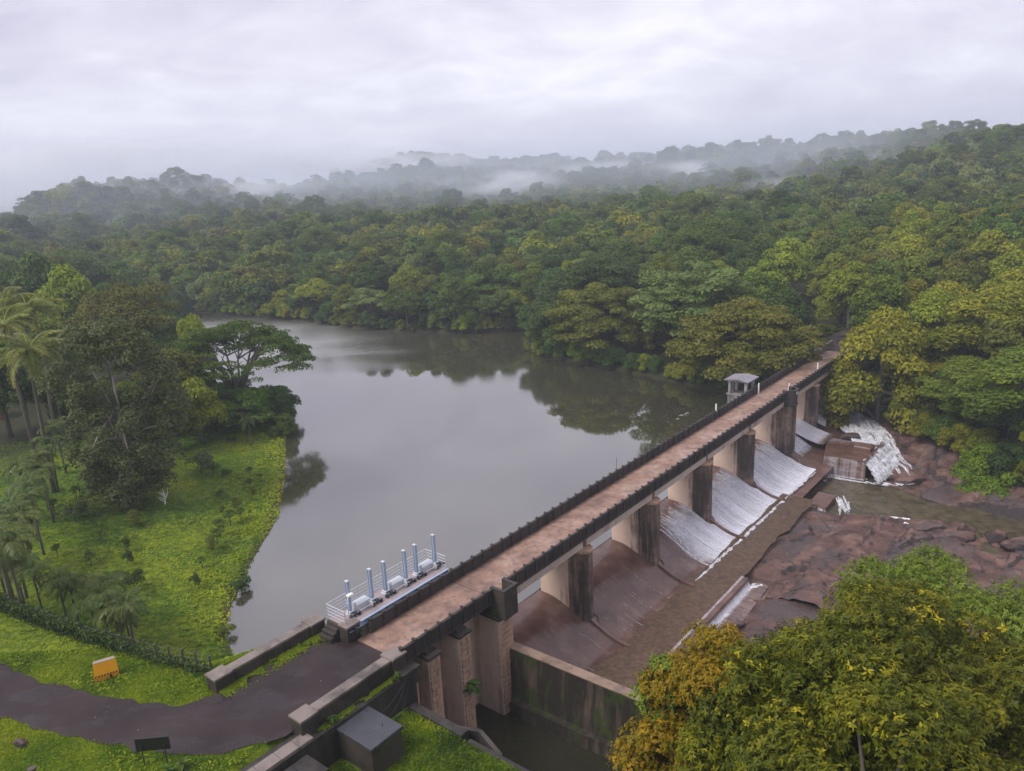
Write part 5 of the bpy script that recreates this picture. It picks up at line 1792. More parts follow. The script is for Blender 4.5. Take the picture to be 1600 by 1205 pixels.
# bushes trailing into the water along the far shore
SHP = [(-128, 241), (-87.5, 224), (-64, 209.7), (-37, 188), (-14, 177), (3.5, 176), (8.2, 165), (5.6, 149.5), (17.9, 136.6), (27.2, 125.6), (34.0, 116.5), D(78.5, -4.5)[:2]]
for k, (bx_0, by_0) in enumerate(resample(SHP, 74)):
    sh_rng = tr_.uniform
    lf = tr_.choice(['mid', 'mid', 'dark', 'dark', 'yellow', 'bright'])
    plant_tree(KIND['bushy', lf], 'shore_bush', f'{LN[lf]} bush trailing into the water along the far shore', bx_0 + sh_rng(-.8, .8), by_0 + sh_rng(-.6, .9), sh_rng(2.4, 5.2), WZ - .3,
               f'{LN[lf]} bushes along the far shore', 'bush', sh_rng(.7, 1.1))
for k, (bx_0, by_0) in enumerate(resample([(-32.5, 104), (-34.5, 111), (-37, 117.5), (-44, 123), (-56, 133)], 17)):
    lf = tr_.choice(['dark', 'dark', 'mid'])
    plant_tree(KIND['bushy', lf], 'bank_bush', f'{LN[lf]} bush crowding the left bank under the rain tree', bx_0 - tr_.uniform(-.8, 2.2), by_0, tr_.uniform(2.6, 4.6), WZ - .2, f'{LN[lf]} bushes under the rain tree', 'bush', .9)
for k in range(26):
    bx_0, by_0 = tr_.uniform(-66, -42), tr_.uniform(104, 121)
    lf = tr_.choice(['dark', 'dark', 'mid', 'olive'])
    plant_tree(KIND['bushy', lf], 'bank_bush', f'{LN[lf]} bush in the thicket behind the lawn', bx_0, by_0, tr_.uniform(3, 6), None, f'{LN[lf]} bushes in the thicket behind the lawn', 'bush', .9)
k = 0
while k < 46:
    bx_0, by_0 = D(tr_.uniform(82, 116), tr_.uniform(-11, 14))[:2]
    dp_ = float(ldist(PATH, np.array([bx_0]), np.array([by_0]))[0])
    if dp_ < 3.4 or dp_ > 10:
        continue
    lf = tr_.choice(['green', 'mid', 'bright', 'dark'])
    plant_tree(KIND['bushy', lf], 'path_bush', f'{LN[lf]} undergrowth bush beside the path beyond the bridge', bx_0, by_0, tr_.uniform(.9, 2.0) + .14 * dp_, None, f'{LN[lf]} bushes beside the far path', 'bush', 1.1)
    k += 1
for k in range(84):
    q_ = resample([(84, 9.5), (78, 14), (74, 18.5), (69, 23.5), (64.5, 28.5), (60, 36)], 84)[k] + np.array([tr_.uniform(-1.8, 6.0), tr_.uniform(-1, 1.5)])
    bx_0, by_0 = D(*q_)[:2]
    lf = tr_.choice(['green', 'mid', 'yellow', 'dark'])
    plant_tree(KIND['bushy', lf], 'bank_bush', f'{LN[lf]} bush along the foot of the wood above the rocky bank', bx_0, by_0, tr_.uniform(2.6, 5.4), max(gz(bx_0, by_0), bed_z(*q_)) - .3, f'{LN[lf]} bushes above the rocky bank', 'bush', 1.0)
# the remaining wood is one mass
src = bpy.data.collections.new('forest_tree_kinds')
for s_, wgt in (('round', ['mid', 'green', 'dark', 'olive', 'yellow', 'pale']), ('tall', ['dark', 'mid', 'green']), ('spread', ['olive', 'mid', 'dark', 'green'])):
    for lf in wgt:
        o_ = bpy.data.objects.new('forest_crown', KFAR[s_, lf]['crown'])
        src.objects.link(o_)
for kd, lf in ((dome, 'mid'),):
    src.objects.link(bpy.data.objects.new('forest_crown', with_leaf(kd, lf)['crown']))
r_rng.shuffle(far_pts)
far_pts = np.array(far_pts)
VP = np.stack([X_[far_pts], Y_[far_pts], ZG[far_pts] - .3], -1)
print('forest', len(inview), 'far', len(far_pts))
fme = bpy.data.meshes.new('forest')
fme.vertices.add(len(VP))
fme.vertices.foreach_set('co', VP.astype(np.float32).ravel())
sca = np.where(rr_[far_pts] > 1000, r_rng.uniform(1.0, 1.5, len(VP)), r_rng.uniform(.62, 1.0, len(VP)) * np.where(r_rng.random(len(VP)) < .22, 1.25, 1.0))
a_ = fme.attributes.new('size', 'FLOAT', 'POINT')
a_.data.foreach_set('value', sca.astype(np.float32))


def scatter_group(name, coll):
    ng = bpy.data.node_groups.new(name, 'GeometryNodeTree')
    ng.interface.new_socket('Geometry', in_out='INPUT', socket_type='NodeSocketGeometry')
    ng.interface.new_socket('Geometry', in_out='OUTPUT', socket_type='NodeSocketGeometry')
    gi_, go_ = ng.nodes.new('NodeGroupInput'), ng.nodes.new('NodeGroupOutput')
    ci = ng.nodes.new('GeometryNodeCollectionInfo')
    ci.inputs['Collection'].default_value = coll
    ci.inputs['Separate Children'].default_value = True
    ci.inputs['Reset Children'].default_value = True
    ip = ng.nodes.new('GeometryNodeInstanceOnPoints')
    ip.inputs['Pick Instance'].default_value = True
    rv = ng.nodes.new('FunctionNodeRandomValue')
    rv.data_type = 'FLOAT_VECTOR'
    rv.inputs[0].default_value = (-.06, -.06, 0)
    rv.inputs[1].default_value = (.06, .06, 6.28)
    na = ng.nodes.new('GeometryNodeInputNamedAttribute')
    na.data_type = 'FLOAT'
    na.inputs['Name'].default_value = 'size'
    ng.links.new(gi_.outputs[0], ip.inputs['Points'])
    ng.links.new(ci.outputs[0], ip.inputs['Instance'])
    ng.links.new(rv.outputs[0], ip.inputs['Rotation'])
    ng.links.new(na.outputs[0], ip.inputs['Scale'])
    ng.links.new(ip.outputs[0], go_.inputs[0])
    return ng


fo = setting('forest', fme, kind='stuff')
md = fo.modifiers.new('scatter', 'NODES')
md.node_group = scatter_group('forest_scatter', src)

# ---------------- left bank
rain = None


def rain_tree():
    Rr, H = 11.0, 9.5
    k = 300
    ang = rng.uniform(0, 2 * np.pi, k)
    rad = Rr * np.sqrt(rng.uniform(0.02, 1, k))
    zc = H - .9 - (rad / Rr) ** 2 * 3.4 + rng.normal(0, .35, k)
    low = (rng.random(k) < .22) & (rad < 6.5)
    zc[low] -= rng.uniform(.8, 2.2, low.sum())
    gap = (np.cos(ang - 2.35) > .72) & (rad > 2.6) & (rad < 8.6)
    c = np.stack([np.cos(ang) * rad, np.sin(ang) * rad, zc], -1)[~gap | (rng.random(k) < .08)]
    cr = rng.uniform(.9, 1.7, len(c))
    P, d, idx = crown_points(c, cr, 34000, .24)
    V, F = quads(P, d * .5 + np.array([0, 0, 1.0]), .17, .5, .5)
    tint = np.clip(.42 + rng.normal(0, .18, len(P)) + (rng.random(len(c))[idx] - .5) * .3, 0, 1)
    cm = mesh_np('rain_tree_crown', V, F, {'tint': np.repeat(tint, 4)}, mats=[LEAF['mid']])
    b = MB()
    b.tube([(0, 0, -1), (.1, 0, 1.0), (.0, .1, 2.2)], [.75, .5, .42], 8)
    rs = random.Random(4)
    for q_ in range(14):
        a0 = q_ * 2 * math.pi / 14 + rs.uniform(-.2, .2)
        e = rs.uniform(5, 9.5)
        p1 = (math.cos(a0) * 1.2, math.sin(a0) * 1.2, rs.uniform(2.9, 3.6))
        p2 = (math.cos(a0 + .15) * e * .55, math.sin(a0 + .15) * e * .55, rs.uniform(4.6, 5.8))
        p3 = (math.cos(a0 + .1) * e, math.sin(a0 + .1) * e, H - 1.2 - (e / Rr) ** 2 * 3)
        b.tube([(0, 0, 2.0), p1, p2, p3], [.30, .22, .13, .04], 5)
        for w_ in range(3):
            a1 = a0 + rs.uniform(-.5, .5)
            b.tube([p2, (math.cos(a1) * e * .85, math.sin(a1) * e * .85, rs.uniform(5.8, 7.6))], [.10, .03], 4)
    return {'crown': cm, 'trunk': b.mesh('rain_tree_trunk', M['bark'], smooth=True), 'H': H, 'R': Rr}


RT = rain_tree()
hero(RT, 'rain_tree', 'dark umbrella shaped rain tree spreading over the water from the left bank', 356, 500, 121, 220, rz=2.6)
tangle = make_tree('tangled_tree', 21, 7.6, 230, 1.2, 36000, .19, .05, 'grey', flat=.9, seed=31, bark='palebark', nb=22, column=True)
hero(tangle, 'tangled_tree', 'tall grey green straggly tree with pale limbs standing on the lawn', 160, 508, 88.5, 205)
hero(with_leaf(dome, 'olive'), 'dome_tree', 'broad yellowish dome tree behind the straggly tree on the left bank', 185, 432, 150, 160)
hero(with_leaf(KN['round'], 'bright'), 'fresh_tree', 'light green tree left of the broad dome tree', 95, 415, 168, 90)
hero(with_leaf(KN['round'], 'dark'), 'far_bank_tree', 'dark round tree at the left edge above the palms', 45, 395, 190, 90)
hero(with_leaf(KN['spread'], 'dark'), 'far_bank_tree', 'dark flat tree filling the gap behind the rain tree', 255, 480, 146, 90)
hero(with_leaf(KN['round'], 'olive'), 'olive_tree', 'olive brown leafy tree between the straggly tree and the rain tree', 255, 548, 112, 110)
hero(with_leaf(KN['round'], 'yellow'), 'olive_tree', 'yellowish shrubby tree at the foot of the rain tree', 300, 590, 108, 85)
hero(with_leaf(KN['bushy'], 'olive'), 'olive_tree', 'bronze tinted bush under the olive tree', 262, 615, 104, 80)
hero(with_leaf(KN['bushy'], 'dark'), 'shore_bush', 'dark bush at the water edge under the rain tree', 425, 600, 117, 80)
hero(with_leaf(KN['bushy'], 'mid'), 'shore_bush', 'green bank of leaves below the rain tree trunk', 370, 608, 113, 110)
hero(with_leaf(KN['bushy'], 'bright'), 'shore_bush', 'light bush with straw coloured tips behind the rain tree', 290, 492, 140, 60)
hero(with_leaf(KN['round'], 'mid'), 'left_tree', 'green tree behind the coconut palms at the left', 60, 500, 142, 80)
hero(with_leaf(KN['round'], 'dark'), 'left_tree', 'dark tree shading the red hut', 34, 560, 150, 80)
hero(with_leaf(KN['tall'], 'dark'), 'left_tree', 'dark trunked tree left of the straggly tree', 75, 555, 122, 70)
hero(with_leaf(KN['round'], 'dark'), 'left_tree', 'dark tree at the extreme left edge behind the palm row', -20, 520, 125, 110)
for k, (px, top, r, w_) in enumerate([(120, 455, 185, 70), (155, 440, 200, 60), (0, 440, 185, 80), (230, 440, 176, 70), (20, 405, 215, 70), (75, 395, 232, 70), (130, 400, 240, 70), (180, 405, 246, 70), (235, 430, 243, 60), (270, 455, 235, 50), (-40, 400, 215, 80)]):
    hero(with_leaf(KN[['round', 'tall', 'spread'][k % 3]], ['dark', 'mid', 'olive'][k % 3]), 'bank_wood_tree', 'dim green tree in the wood at the left end of the reservoir', px, top, r, w_, 'trees at the left end of the reservoir')


# ---------------- palms
def frond_mesh(name, Ln, droop, nl, lw, ll, mat_, arch=.9, seed=0, vee=.25):
    rs = np.random.default_rng(seed)
    V, F, T_ = [], [], []
    pts = []
    x, z, a = 0.0, 0.0, arch
    for k in range(nl + 1):
        pts.append((x, z, a))
        a -= droop / nl
        x += math.cos(a) * Ln / nl
        z += math.sin(a) * Ln / nl
    for k in range(nl):
        x, z, a = pts[k]
        t_ = k / nl
        if t_ < .12:
            continue
        l_ = ll * math.sin(math.pi * min(1, .18 + t_ * .85)) ** .6 * rs.uniform(.85, 1.1)
        for s_ in (-1, 1):
            dx, dy, dz = .45 * math.cos(a) * l_, s_ * l_ * .85, vee * l_ - .55 * l_ * rs.uniform(.5, 1.1) * (.6 + t_)
            w_ = lw * rs.uniform(.8, 1.1)
            o_ = len(V)
            V += [(x - w_ / 2, 0, z), (x + dx * .5 - w_ / 2, dy * .55, z + dz * .25 + vee * l_ * .2), (x + dx, dy, z + dz), (x + dx * .5 + w_, dy * .55, z + dz * .25)]
            F.append((o_, o_ + 1, o_ + 2, o_ + 3))
            T_ += [np.clip(.4 + .35 * t_ + rs.normal(0, .15), 0, 1)] * 4
    for k in range(nl):
        x0, z0, _ = pts[k]
        x1, z1, _ = pts[k + 1]
        o_ = len(V)
        w_ = .05 * (1 - .7 * k / nl) * Ln / 3
        V += [(x0, -w_, z0 + .01), (x1, -w_, z1 + .01), (x1, w_, z1 + .01), (x0, w_, z0 + .01)]
        F.append((o_, o_ + 1, o_ + 2, o_ + 3))
        T_ += [.7] * 4
    return mesh_np(name, np.array(V), np.array(F), {'tint': np.array(T_)}, mats=[mat_])


FP = [frond_mesh('palm_frond', 2.5, d_, 26, .08, .60, LEAF['palm'], a_, s_, .05) for d_, a_, s_ in ((2.7, 1.25, 1), (2.5, 1.0, 2), (2.3, 1.4, 3))]
FC = [frond_mesh('coconut_frond', 4.6, d_, 30, .13, .95, LEAF['coco'], a_, s_, .15) for d_, a_, s_ in ((1.6, .9, 4), (1.9, .5, 5), (1.3, 1.15, 6))]
PT = MB().tube([(0, 0, -.5), (.03, 0, 1), (-.02, .04, 2), (0, 0, 3)], [.13, .09, .08, .07], 8).mesh('palm_trunk', M['bark'], smooth=True)
CT = MB().tube([(0, 0, -.5), (.1, 0, 1), (.25, .05, 2), (.2, .1, 3)], [.10, .07, .06, .05], 8).mesh('coconut_trunk', M['bark'], smooth=True)


def palm(name, label, x, y, z, h, fronds, trunk, nf, s=1.0, group=None, lean=0.0):
    T = thing(name, label, 'palm', (x, y, z), random.uniform(0, 6.28), group)
    obj('trunk', trunk, T, (0, 0, 0), (lean, 0, 0), (s * (h / 3) ** .3, s * (h / 3) ** .3, h / 3) if trunk is PT else (3, 3, h / 3))
    top = Matrix.Rotation(lean, 3, 'X') @ Vector((0, 0, h * .99))
    for k in range(nf):
        a = 2.399 * k + random.uniform(-.2, .2)
        lift = -.75 + 1.0 * k / nf if nf > 1 else 0
        obj('frond', fronds[k % 3], T, top, (0, -lift * .8 + random.uniform(-.1, .1), a), s * random.uniform(.85, 1.1))
    return T


FB = [(9, 934, 862), (24, 948, 868), (41, 959, 880), (70, 970, 885), (107, 981, 892), (124, 978, 896), (153, 996, 915), (170, 1000, 908), (192, 1009, 925), (212, 1013, 918), (184, 985, 898), (205, 1000, 935)]
for k, (px, pyb, pyc) in enumerate(FB):
    x, y, _ = at(px, pyb, 2.6)
    z = gz(x, y)
    x, y, _ = at(px, pyb, z)
    z = gz(x, y)
    h = (pyb - pyc) * math.hypot(x, y, 31) / FPX * .95
    palm('garden_palm', 'dark drooping garden palm in the row behind the creeper hedge', x, y, z, max(2.0, h * .92), FP, PT, 15, random.uniform(.8, 1.0), 'row of palms behind the creeper hedge', random.uniform(-.06, .06))
LP = [(8, 720, 76), (28, 700, 84), (50, 672, 92), (70, 668, 97), (15, 668, 90), (88, 665, 104), (2, 762, 72), (40, 735, 80), (62, 712, 88), (18, 745, 75), (-14, 700, 78), (-10, 828, 62), (10, 850, 61), (-18, 780, 66)]
for k, (px, pyc, r) in enumerate(LP):
    x, y, zt = atr(px, pyc, r)
    z = gz(x, y)
    palm('garden_palm', 'dim palm in the dense dark row along the left edge of the lawn', x, y, z, max(2.8, min(zt - z, 6.0)), FP, PT, 15, random.uniform(.9, 1.1), 'palms along the left edge of the lawn', random.uniform(-.05, .05))
for px, pyc, r, lb in [(36, 545, 97, 'large coconut palm with yellowish fronds at the left edge'), (44, 480, 118, 'coconut palm behind the large one, touching the light green tree'), (2, 470, 122, 'coconut palm cut by the left edge, highest of the three'), (12, 505, 112, 'coconut palm half hidden behind the large yellowish one')]:
    x, y, zt = atr(px, pyc, r)
    z = gz(x, y)
    palm('coconut_palm', lb, x, y, z, zt - z, FC, CT, 20, random.uniform(1.0, 1.15) if px != 36 else 1.08, None, .03)
x, y, _ = at(390, 678, 1.2)
palm('young_palm', 'lone slender young palm on the lawn before the rain tree', x, y, gz(x, y), 3.2, FP, PT, 10, 1.0)

# ---------------- shrubs and saplings on the lawn
SB = make_tree('shrub', 3, 1.7, 14, .62, 1500, .12, .0, 'dark', seed=41, nb=4)
SP = make_tree('sapling', 2.2, .55, 8, .32, 420, .10, .25, 'mid', seed=42, nb=3)


def lawn_plant(kind, name, label, px, py, h, wide=1.0, group=None):
    x, y, _ = at(px, py, 1.6)
    for _k in range(3):
        x, y, _ = at(px, py, gz(x, y))
    plant_tree(kind, name, label, x, y, h, None, group, 'shrub' if kind is not SP else 'sapling', wide)


lawn_plant(with_leaf(SB, 'grey'), 'round_shrub', 'rounded grey green shrub in the middle of the lawn', 315, 740, 3.4, 1.0)
lawn_plant(SB, 'low_shrub', 'small dark mound of a shrub right of the rounded shrub', 356, 744, 1.1, 1.1)
lawn_plant(with_leaf(SB, 'mid'), 'low_shrub', 'little shrub touching the rounded shrub', 338, 738, 1.5, .8)
lawn_plant(SB, 'low_shrub', 'dark flat shrub above the lawn path, nearest the palm', 362, 692, 1.0, 1.4)
lawn_plant(SB, 'low_shrub', 'dark clump on the lawn left of the sapling row', 345, 778, 1.0, 1.1)
lawn_plant(with_leaf(SB, 'mid'), 'cone_shrub', 'lone cone shaped shrub on the lawn near the bank', 305, 921, 1.9, .55)
lawn_plant(SB, 'cone_shrub', 'dark bushy shrub behind the garden palms', 212, 925, 2.3, .75)
lawn_plant(with_leaf(SB, 'mid'), 'cone_shrub', 'narrow shrub clump in mid lawn, upper of two', 197, 862, 1.9, .55)
lawn_plant(SB, 'cone_shrub', 'narrow shrub clump in mid lawn, lower of two', 200, 884, 1.8, .6)
lawn_plant(with_leaf(SB, 'olive'), 'low_shrub', 'dull olive shrub under the straggly tree', 217, 822, 2.0, 1.0)
lawn_plant(with_leaf(SB, 'grey'), 'low_shrub', 'grey shrub at the right foot of the straggly tree', 185, 790, 2.2, 1.1)
lawn_plant(with_leaf(SB, 'grey'), 'low_shrub', 'grey shrub at the left foot of the straggly tree', 118, 815, 2.2, 1.1)
lawn_plant(with_leaf(SB, 'dark'), 'bank_shrub', 'dark shrub overhanging the water at the lawn corner', 377, 925, 1.5, 1.3)
lawn_plant(with_leaf(SB, 'mid'), 'bank_shrub', 'leafy clump at the lower tip of the lawn bank', 355, 992, 1.1, 1.3)
for k, (px, py, h) in enumerate([(396, 702, 1.9), (391, 765, 1.5), (391, 745, 1.4), (373, 800, 2.2), (376, 815, 1.7), (360, 822, 1.9), (349, 805, 1.3), (345, 838, 2.1), (341, 852, 2.0), (336, 868, 2.1), (331, 860, 1.7), (316, 888, 1.3), (398, 775, 1.2), (407, 752, 1.1)]):
    lawn_plant(SP if k % 3 else with_leaf(SB, 'olive'), 'sapling', 'young bushy sapling in the planted row beside the lawn edge', px, py, h, 1.3 if k % 3 else .5, 'saplings in the row beside the lawn edge')
for k, (px, py, h) in enumerate([(85, 805, 2.0), (232, 742, 1.6), (246, 730, 1.4), (105, 742, 1.6), (143, 885, 1.6), (90, 870, 1.4), (160, 848, 1.5), (120, 780, 1.8), (235, 705, 1.6)]):
    lawn_plant(SP, 'sapling', 'lone thin sapling scattered on the open lawn', px, py, h, 1.2, 'scattered saplings on the lawn')
# dead branch
x, y, _ = at(256, 778, 1.7)
T = thing('dead_shrub', 'bare whitish dead shrub sticking out of the lawn', 'dead shrub', (x, y, gz(x, y)))
rs = random.Random(8)
mb = MB()
mb.tube([(0, 0, -.2), (.1, 0, .9), (.0, .1, 1.6)], [.10, .07, .03], 5)
obj('stem', mb.mesh('stem', M['white']), T)
for k in range(9):
    z = rs.uniform(.2, 1.2)
    a = rs.uniform(0, 6.28)
    l_ = rs.uniform(.5, 1.1)
    obj('branch', MB().tube([(0.05, 0, z), (math.cos(a) * l_ * .6, math.sin(a) * l_ * .6, z + .45), (math.cos(a + .4) * l_, math.sin(a + .4) * l_, z + .6 + rs.uniform(0, .5))], [.05, .035, .012], 5).mesh('branch', M['white']), T)

# ---------------- fence and creeper hedge
FL = resample([(-44, 54.6), (-38.5, 50.6), (-33.5, 47.9), (-29.7, 45.9), (-26.8, 44.4), (-24.1, 43.0), (-21.6, 41.8), (-19.0, 40.7)], 27)
FE = thing('wire_fence', 'row of slim dark fence posts with wires along the lawn above the road', 'fence', (FL[0][0], FL[0][1], 0))
pm = MB().box(-.06, .06, -.06, .06, -.5, 1.35, .02).mesh('fence_post', M['bark'])
zf_ = [gz(a, b_) for a, b_ in FL]
for (a, b_), z in zip(FL, zf_):
    obj('fence_post', pm, FE, (a - FL[0][0], b_ - FL[0][1], z), (random.uniform(-.05, .05), random.uniform(-.05, .05), .5))
for hz in (.45, .85, 1.22):
    obj('fence_wire', MB().tube([(a - FL[0][0], b_ - FL[0][1], z + hz) for (a, b_), z in zip(FL, zf_)], .014, 4).mesh('fence_wire', M['darksteel']), FE)
n = 15000
tt = np.where(rng.random(n) < .88, rng.random(n) ** 1.05 * .74, .70 + .29 * rng.random(n) ** 1.3)
ix = tt * (len(FL) - 1)
i0 = np.clip(ix.astype(int), 0, len(FL) - 2)
fr = (ix - i0)[:, None]
hx_ = FL[i0] * (1 - fr) + FL[i0 + 1] * fr
hz_ = np.array(zf_)[i0] * (1 - fr[:, 0]) + np.array(zf_)[i0 + 1] * fr[:, 0]
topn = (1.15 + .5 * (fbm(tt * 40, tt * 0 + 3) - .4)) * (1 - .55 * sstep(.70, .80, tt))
zz_ = topn * rng.random(n) ** .7
wd = .26 + .16 * np.sin(zz_ / 1.3 * 3.0)
off = rng.normal(0, 1, (n, 2)) * wd[:, None] * .7
P = np.concatenate([hx_ + off, (hz_ + zz_)[:, None]], -1)
Vq, Fq = quads(P, np.concatenate([off * 2, np.full((n, 1), .5)], -1), .085, .7, .6)
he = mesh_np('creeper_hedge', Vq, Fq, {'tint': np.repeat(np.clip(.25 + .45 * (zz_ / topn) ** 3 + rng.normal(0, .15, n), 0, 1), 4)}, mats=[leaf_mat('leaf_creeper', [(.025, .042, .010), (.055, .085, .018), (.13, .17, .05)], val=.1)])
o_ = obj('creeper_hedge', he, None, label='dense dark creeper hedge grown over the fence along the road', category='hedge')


# ---------------- grass and ground cover
def scatter_xy(n, x0, x1, y0, y1):
    return rng.uniform(x0, x1, n), rng.uniform(y0, y1, n)


def tufts(name, x, y, z, size, mat_, tint, lay=.9, aspect=.5):
    n = len(x)
    P = np.stack([x, y, z + size * .35], -1)
    Nn = np.stack([rng.normal(0, lay, n), rng.normal(0, lay, n), np.ones(n)], -1)
    V, F = quads(P, Nn, size, aspect, .15) if np.isscalar(size) else quads(P, Nn, 1.0, aspect, .15)
    if not np.isscalar(size):
        c_ = np.repeat(P, 4, 0)
        V = c_ + (V - c_) * np.repeat(size, 4)[:, None]
    me = mesh_np(name, V, F, {'tint': np.repeat(np.clip(tint, 0, 1), 4)}, mats=[mat_])
    return setting(name, me, kind='stuff')


GM = leaf_mat('grass_blade', [(.050, .100, .008), (.125, .205, .010), (.235, .290, .010), (.33, .34, .02)], trans=.35, val=.02, hue=.004)
x, y = scatter_xy(360000, -78, -12, 31, 150)
d_ = sdist(RES, x, y)
r_ = np.hypot(x, y)
keep = (d_ > .05) & (sdist(lo_edge + up_edge[::-1], x, y) > .3) & (r_ < 121) & (rng.random(len(x)) < np.clip(70 / r_, .3, 1) * .62) & (np.degrees(np.arctan2(x, y)) > -40) & (np.degrees(np.arctan2(x, y)) < -11)
x, y, d_, r_ = x[keep], y[keep], d_[keep], r_[keep]
pn = fbm(x * .12, y * .12, 5)
pn2 = fbm(x * .9, y * .9, 3)
sz = np.where(d_ < 3.5, .14, .09) * (.7 + .9 * pn2) * (.75 + r_ / 180)
tufts('grass', x, y, ground(x, y) + np.where(d_ < 4, .30 * fbm(x * .7, y * .7) * rng.random(len(x)), .04), sz, GM, (.42 + 2.3 * (pn - .47) - .35 * sstep(-38, -52, x)) + .6 * (pn2 - .5) + rng.normal(0, .12, len(x)), .40, .38)
# hillside and verge grass near the camera, terrace grass
x, y = scatter_xy(230000, -36, -8, 26, 46)
u_, v_ = to_uv(x, y)
keep = (v_ < 3.0) & (sdist(lo_edge + up_edge[::-1], x, y) > -.12) & (y < 44) & (sdist(RES, x, y) > .2)
x, y = x[keep], y[keep]
pn = fbm(x * .35, y * .35, 5)
tufts('verge_grass', x, y, ground(x, y) + .02, .070 * (.5 + 1.1 * rng.random(len(x))), GM, .50 + 1.7 * (pn - .5) + rng.normal(0, .10, len(x)), 1.2, .20)
u_, v_ = rng.uniform(-20, -9.6, 60000), rng.uniform(4.9, 20, 60000)
xy = O2[:, None] + U2[:, None] * u_ + V2[:, None] * v_
x, y = xy
keep = ~((u_ > -14.7) & (u_ < -12.3) & (v_ < 7.5))
x, y = x[keep], y[keep]
pn = fbm(x * .6, y * .6, 5)
tufts('terrace_grass', x, y, ground(x, y) + .02, .07 * (.5 + 1.2 * rng.random(len(x))), GM, .35 + 1.6 * (pn - .5) + rng.normal(0, .15, len(x)), 1.5, .35)
# moss and weeds on the verge inside the left parapet
u_, v_ = rng.uniform(-17, -9.2, 9000), -2.95 + np.abs(rng.normal(0, .38, 9000))
keep = (v_ < -1.4) & (fbm(u_ * .8, v_ * 1.3) > .36)
xy = O2[:, None] + U2[:, None] * u_[keep] + V2[:, None] * v_[keep]
tufts('verge_moss', xy[0], xy[1], np.full(xy.shape[1], 5.33), .055, GM, .5 + rng.normal(0, .2, xy.shape[1]), .8)
u_, v_ = rng.uniform(-15.5, -8.6, 6000), 4.18 + np.abs(rng.normal(0, .16, 6000))
keep = (v_ < 4.62) & (fbm(u_ * 1.1, v_ * 2 + 5) > .40)
xy = O2[:, None] + U2[:, None] * u_[keep] + V2[:, None] * v_[keep]
tufts('ledge_moss', xy[0], xy[1], np.full(xy.shape[1], 5.08), .05, GM, .5 + rng.normal(0, .2, xy.shape[1]), .8)


# ---------------- broad leaved weeds with each leaf a part
BL = MB()
ns_ = 6
lv = []
for k in range(ns_ + 1):
    t_ = k / ns_
    wv_ = .22 * math.sin(math.pi * t_ ** .8) + .005
    lv.append([(t_, -wv_, .30 * t_ - .55 * t_ * t_ + .05), (t_, 0, .30 * t_ - .55 * t_ * t_), (t_, wv_, .30 * t_ - .55 * t_ * t_ + .05)])
BL.loft(lv, cap=False, closed=False)
wl = leaf_mat('leaf_weed', [(.06, .11, .02), (.10, .17, .03)], val=.25)
BLm = BL.mesh('leaf', wl)


def weed(label, loc, n, size, hgt, group=None, name='leafy_weed'):
    T = thing(name, label, 'plant', loc, random.uniform(0, 6), group)
    obj('stem', MB().tube([(0, 0, -.1), (.02, .02, hgt)], [.03, .012], 5).mesh('stem', M['bark']), T)
    for k in range(n):
        z = hgt * (k + 1) / n
        obj('leaf', BLm, T, (0, 0, z), (0, random.uniform(-.5, .3), k * 2.4 + random.uniform(-.3, .3)), size * random.uniform(.7, 1.15))


weed('large leafed plant hanging from the foot of the middle sluice pier', D(-3.75, 4.75, .6), 26, .75, .6)
weed('pale green weed growing at the foot of the stone steps', D(-8.95, -1.0, 5.36), 12, .38, .45)
weed('second weed beside the stone steps, nearer the bridge', D(-8.3, -.55, 5.38), 12, .30, .4)
weed('tuft of weed on the ledge behind the right parapet pillar', D(-9.9, 4.5, 5.05), 14, .35, .35)
weed('yellow green weed at the near end of the right parapet', D(-14.6, 4.35, 5.05), 14, .36, .35)
weed('dark leafy weed growing on the side of the box balcony', D(-.45, 4.3, 4.3), 16, .30, .5)
sx1, sy1, _ = at(285, 1195, 5.5)
weed('light green broad leafed weed at the foot of the notice board', (sx1, sy1, gz(sx1, sy1)), 16, .45, .5)
sx1, sy1, _ = at(262, 1202, 5.5)
weed('leafy weed between the legs of the notice board', (sx1, sy1, gz(sx1, sy1)), 14, .40, .4)


# ---------------- foreground trees
def leaf6(P, A, Nn, ln, wd):
    """pointed leaves: base at P, axis A, facing Nn"""
    n = len(P)
    A = A / np.linalg.norm(A, axis=1)[:, None]
    B = np.cross(Nn, A)
    B /= np.linalg.norm(B, axis=1)[:, None] + 1e-9
    Nn = np.cross(A, B)
    ln, wd = ln[:, None], wd[:, None]
    dr = -Nn * ln
    V = np.stack([P, P + A * ln * .33 + B * wd + dr * -.03, P + A * ln * .7 + B * wd * .75 + dr * .05, P + A * ln + dr * .22,
                  P + A * ln * .7 - B * wd * .75 + dr * .05, P + A * ln * .33 - B * wd + dr * -.03], 1).reshape(-1, 3)
    return V, np.arange(n * 6).reshape(n, 6)


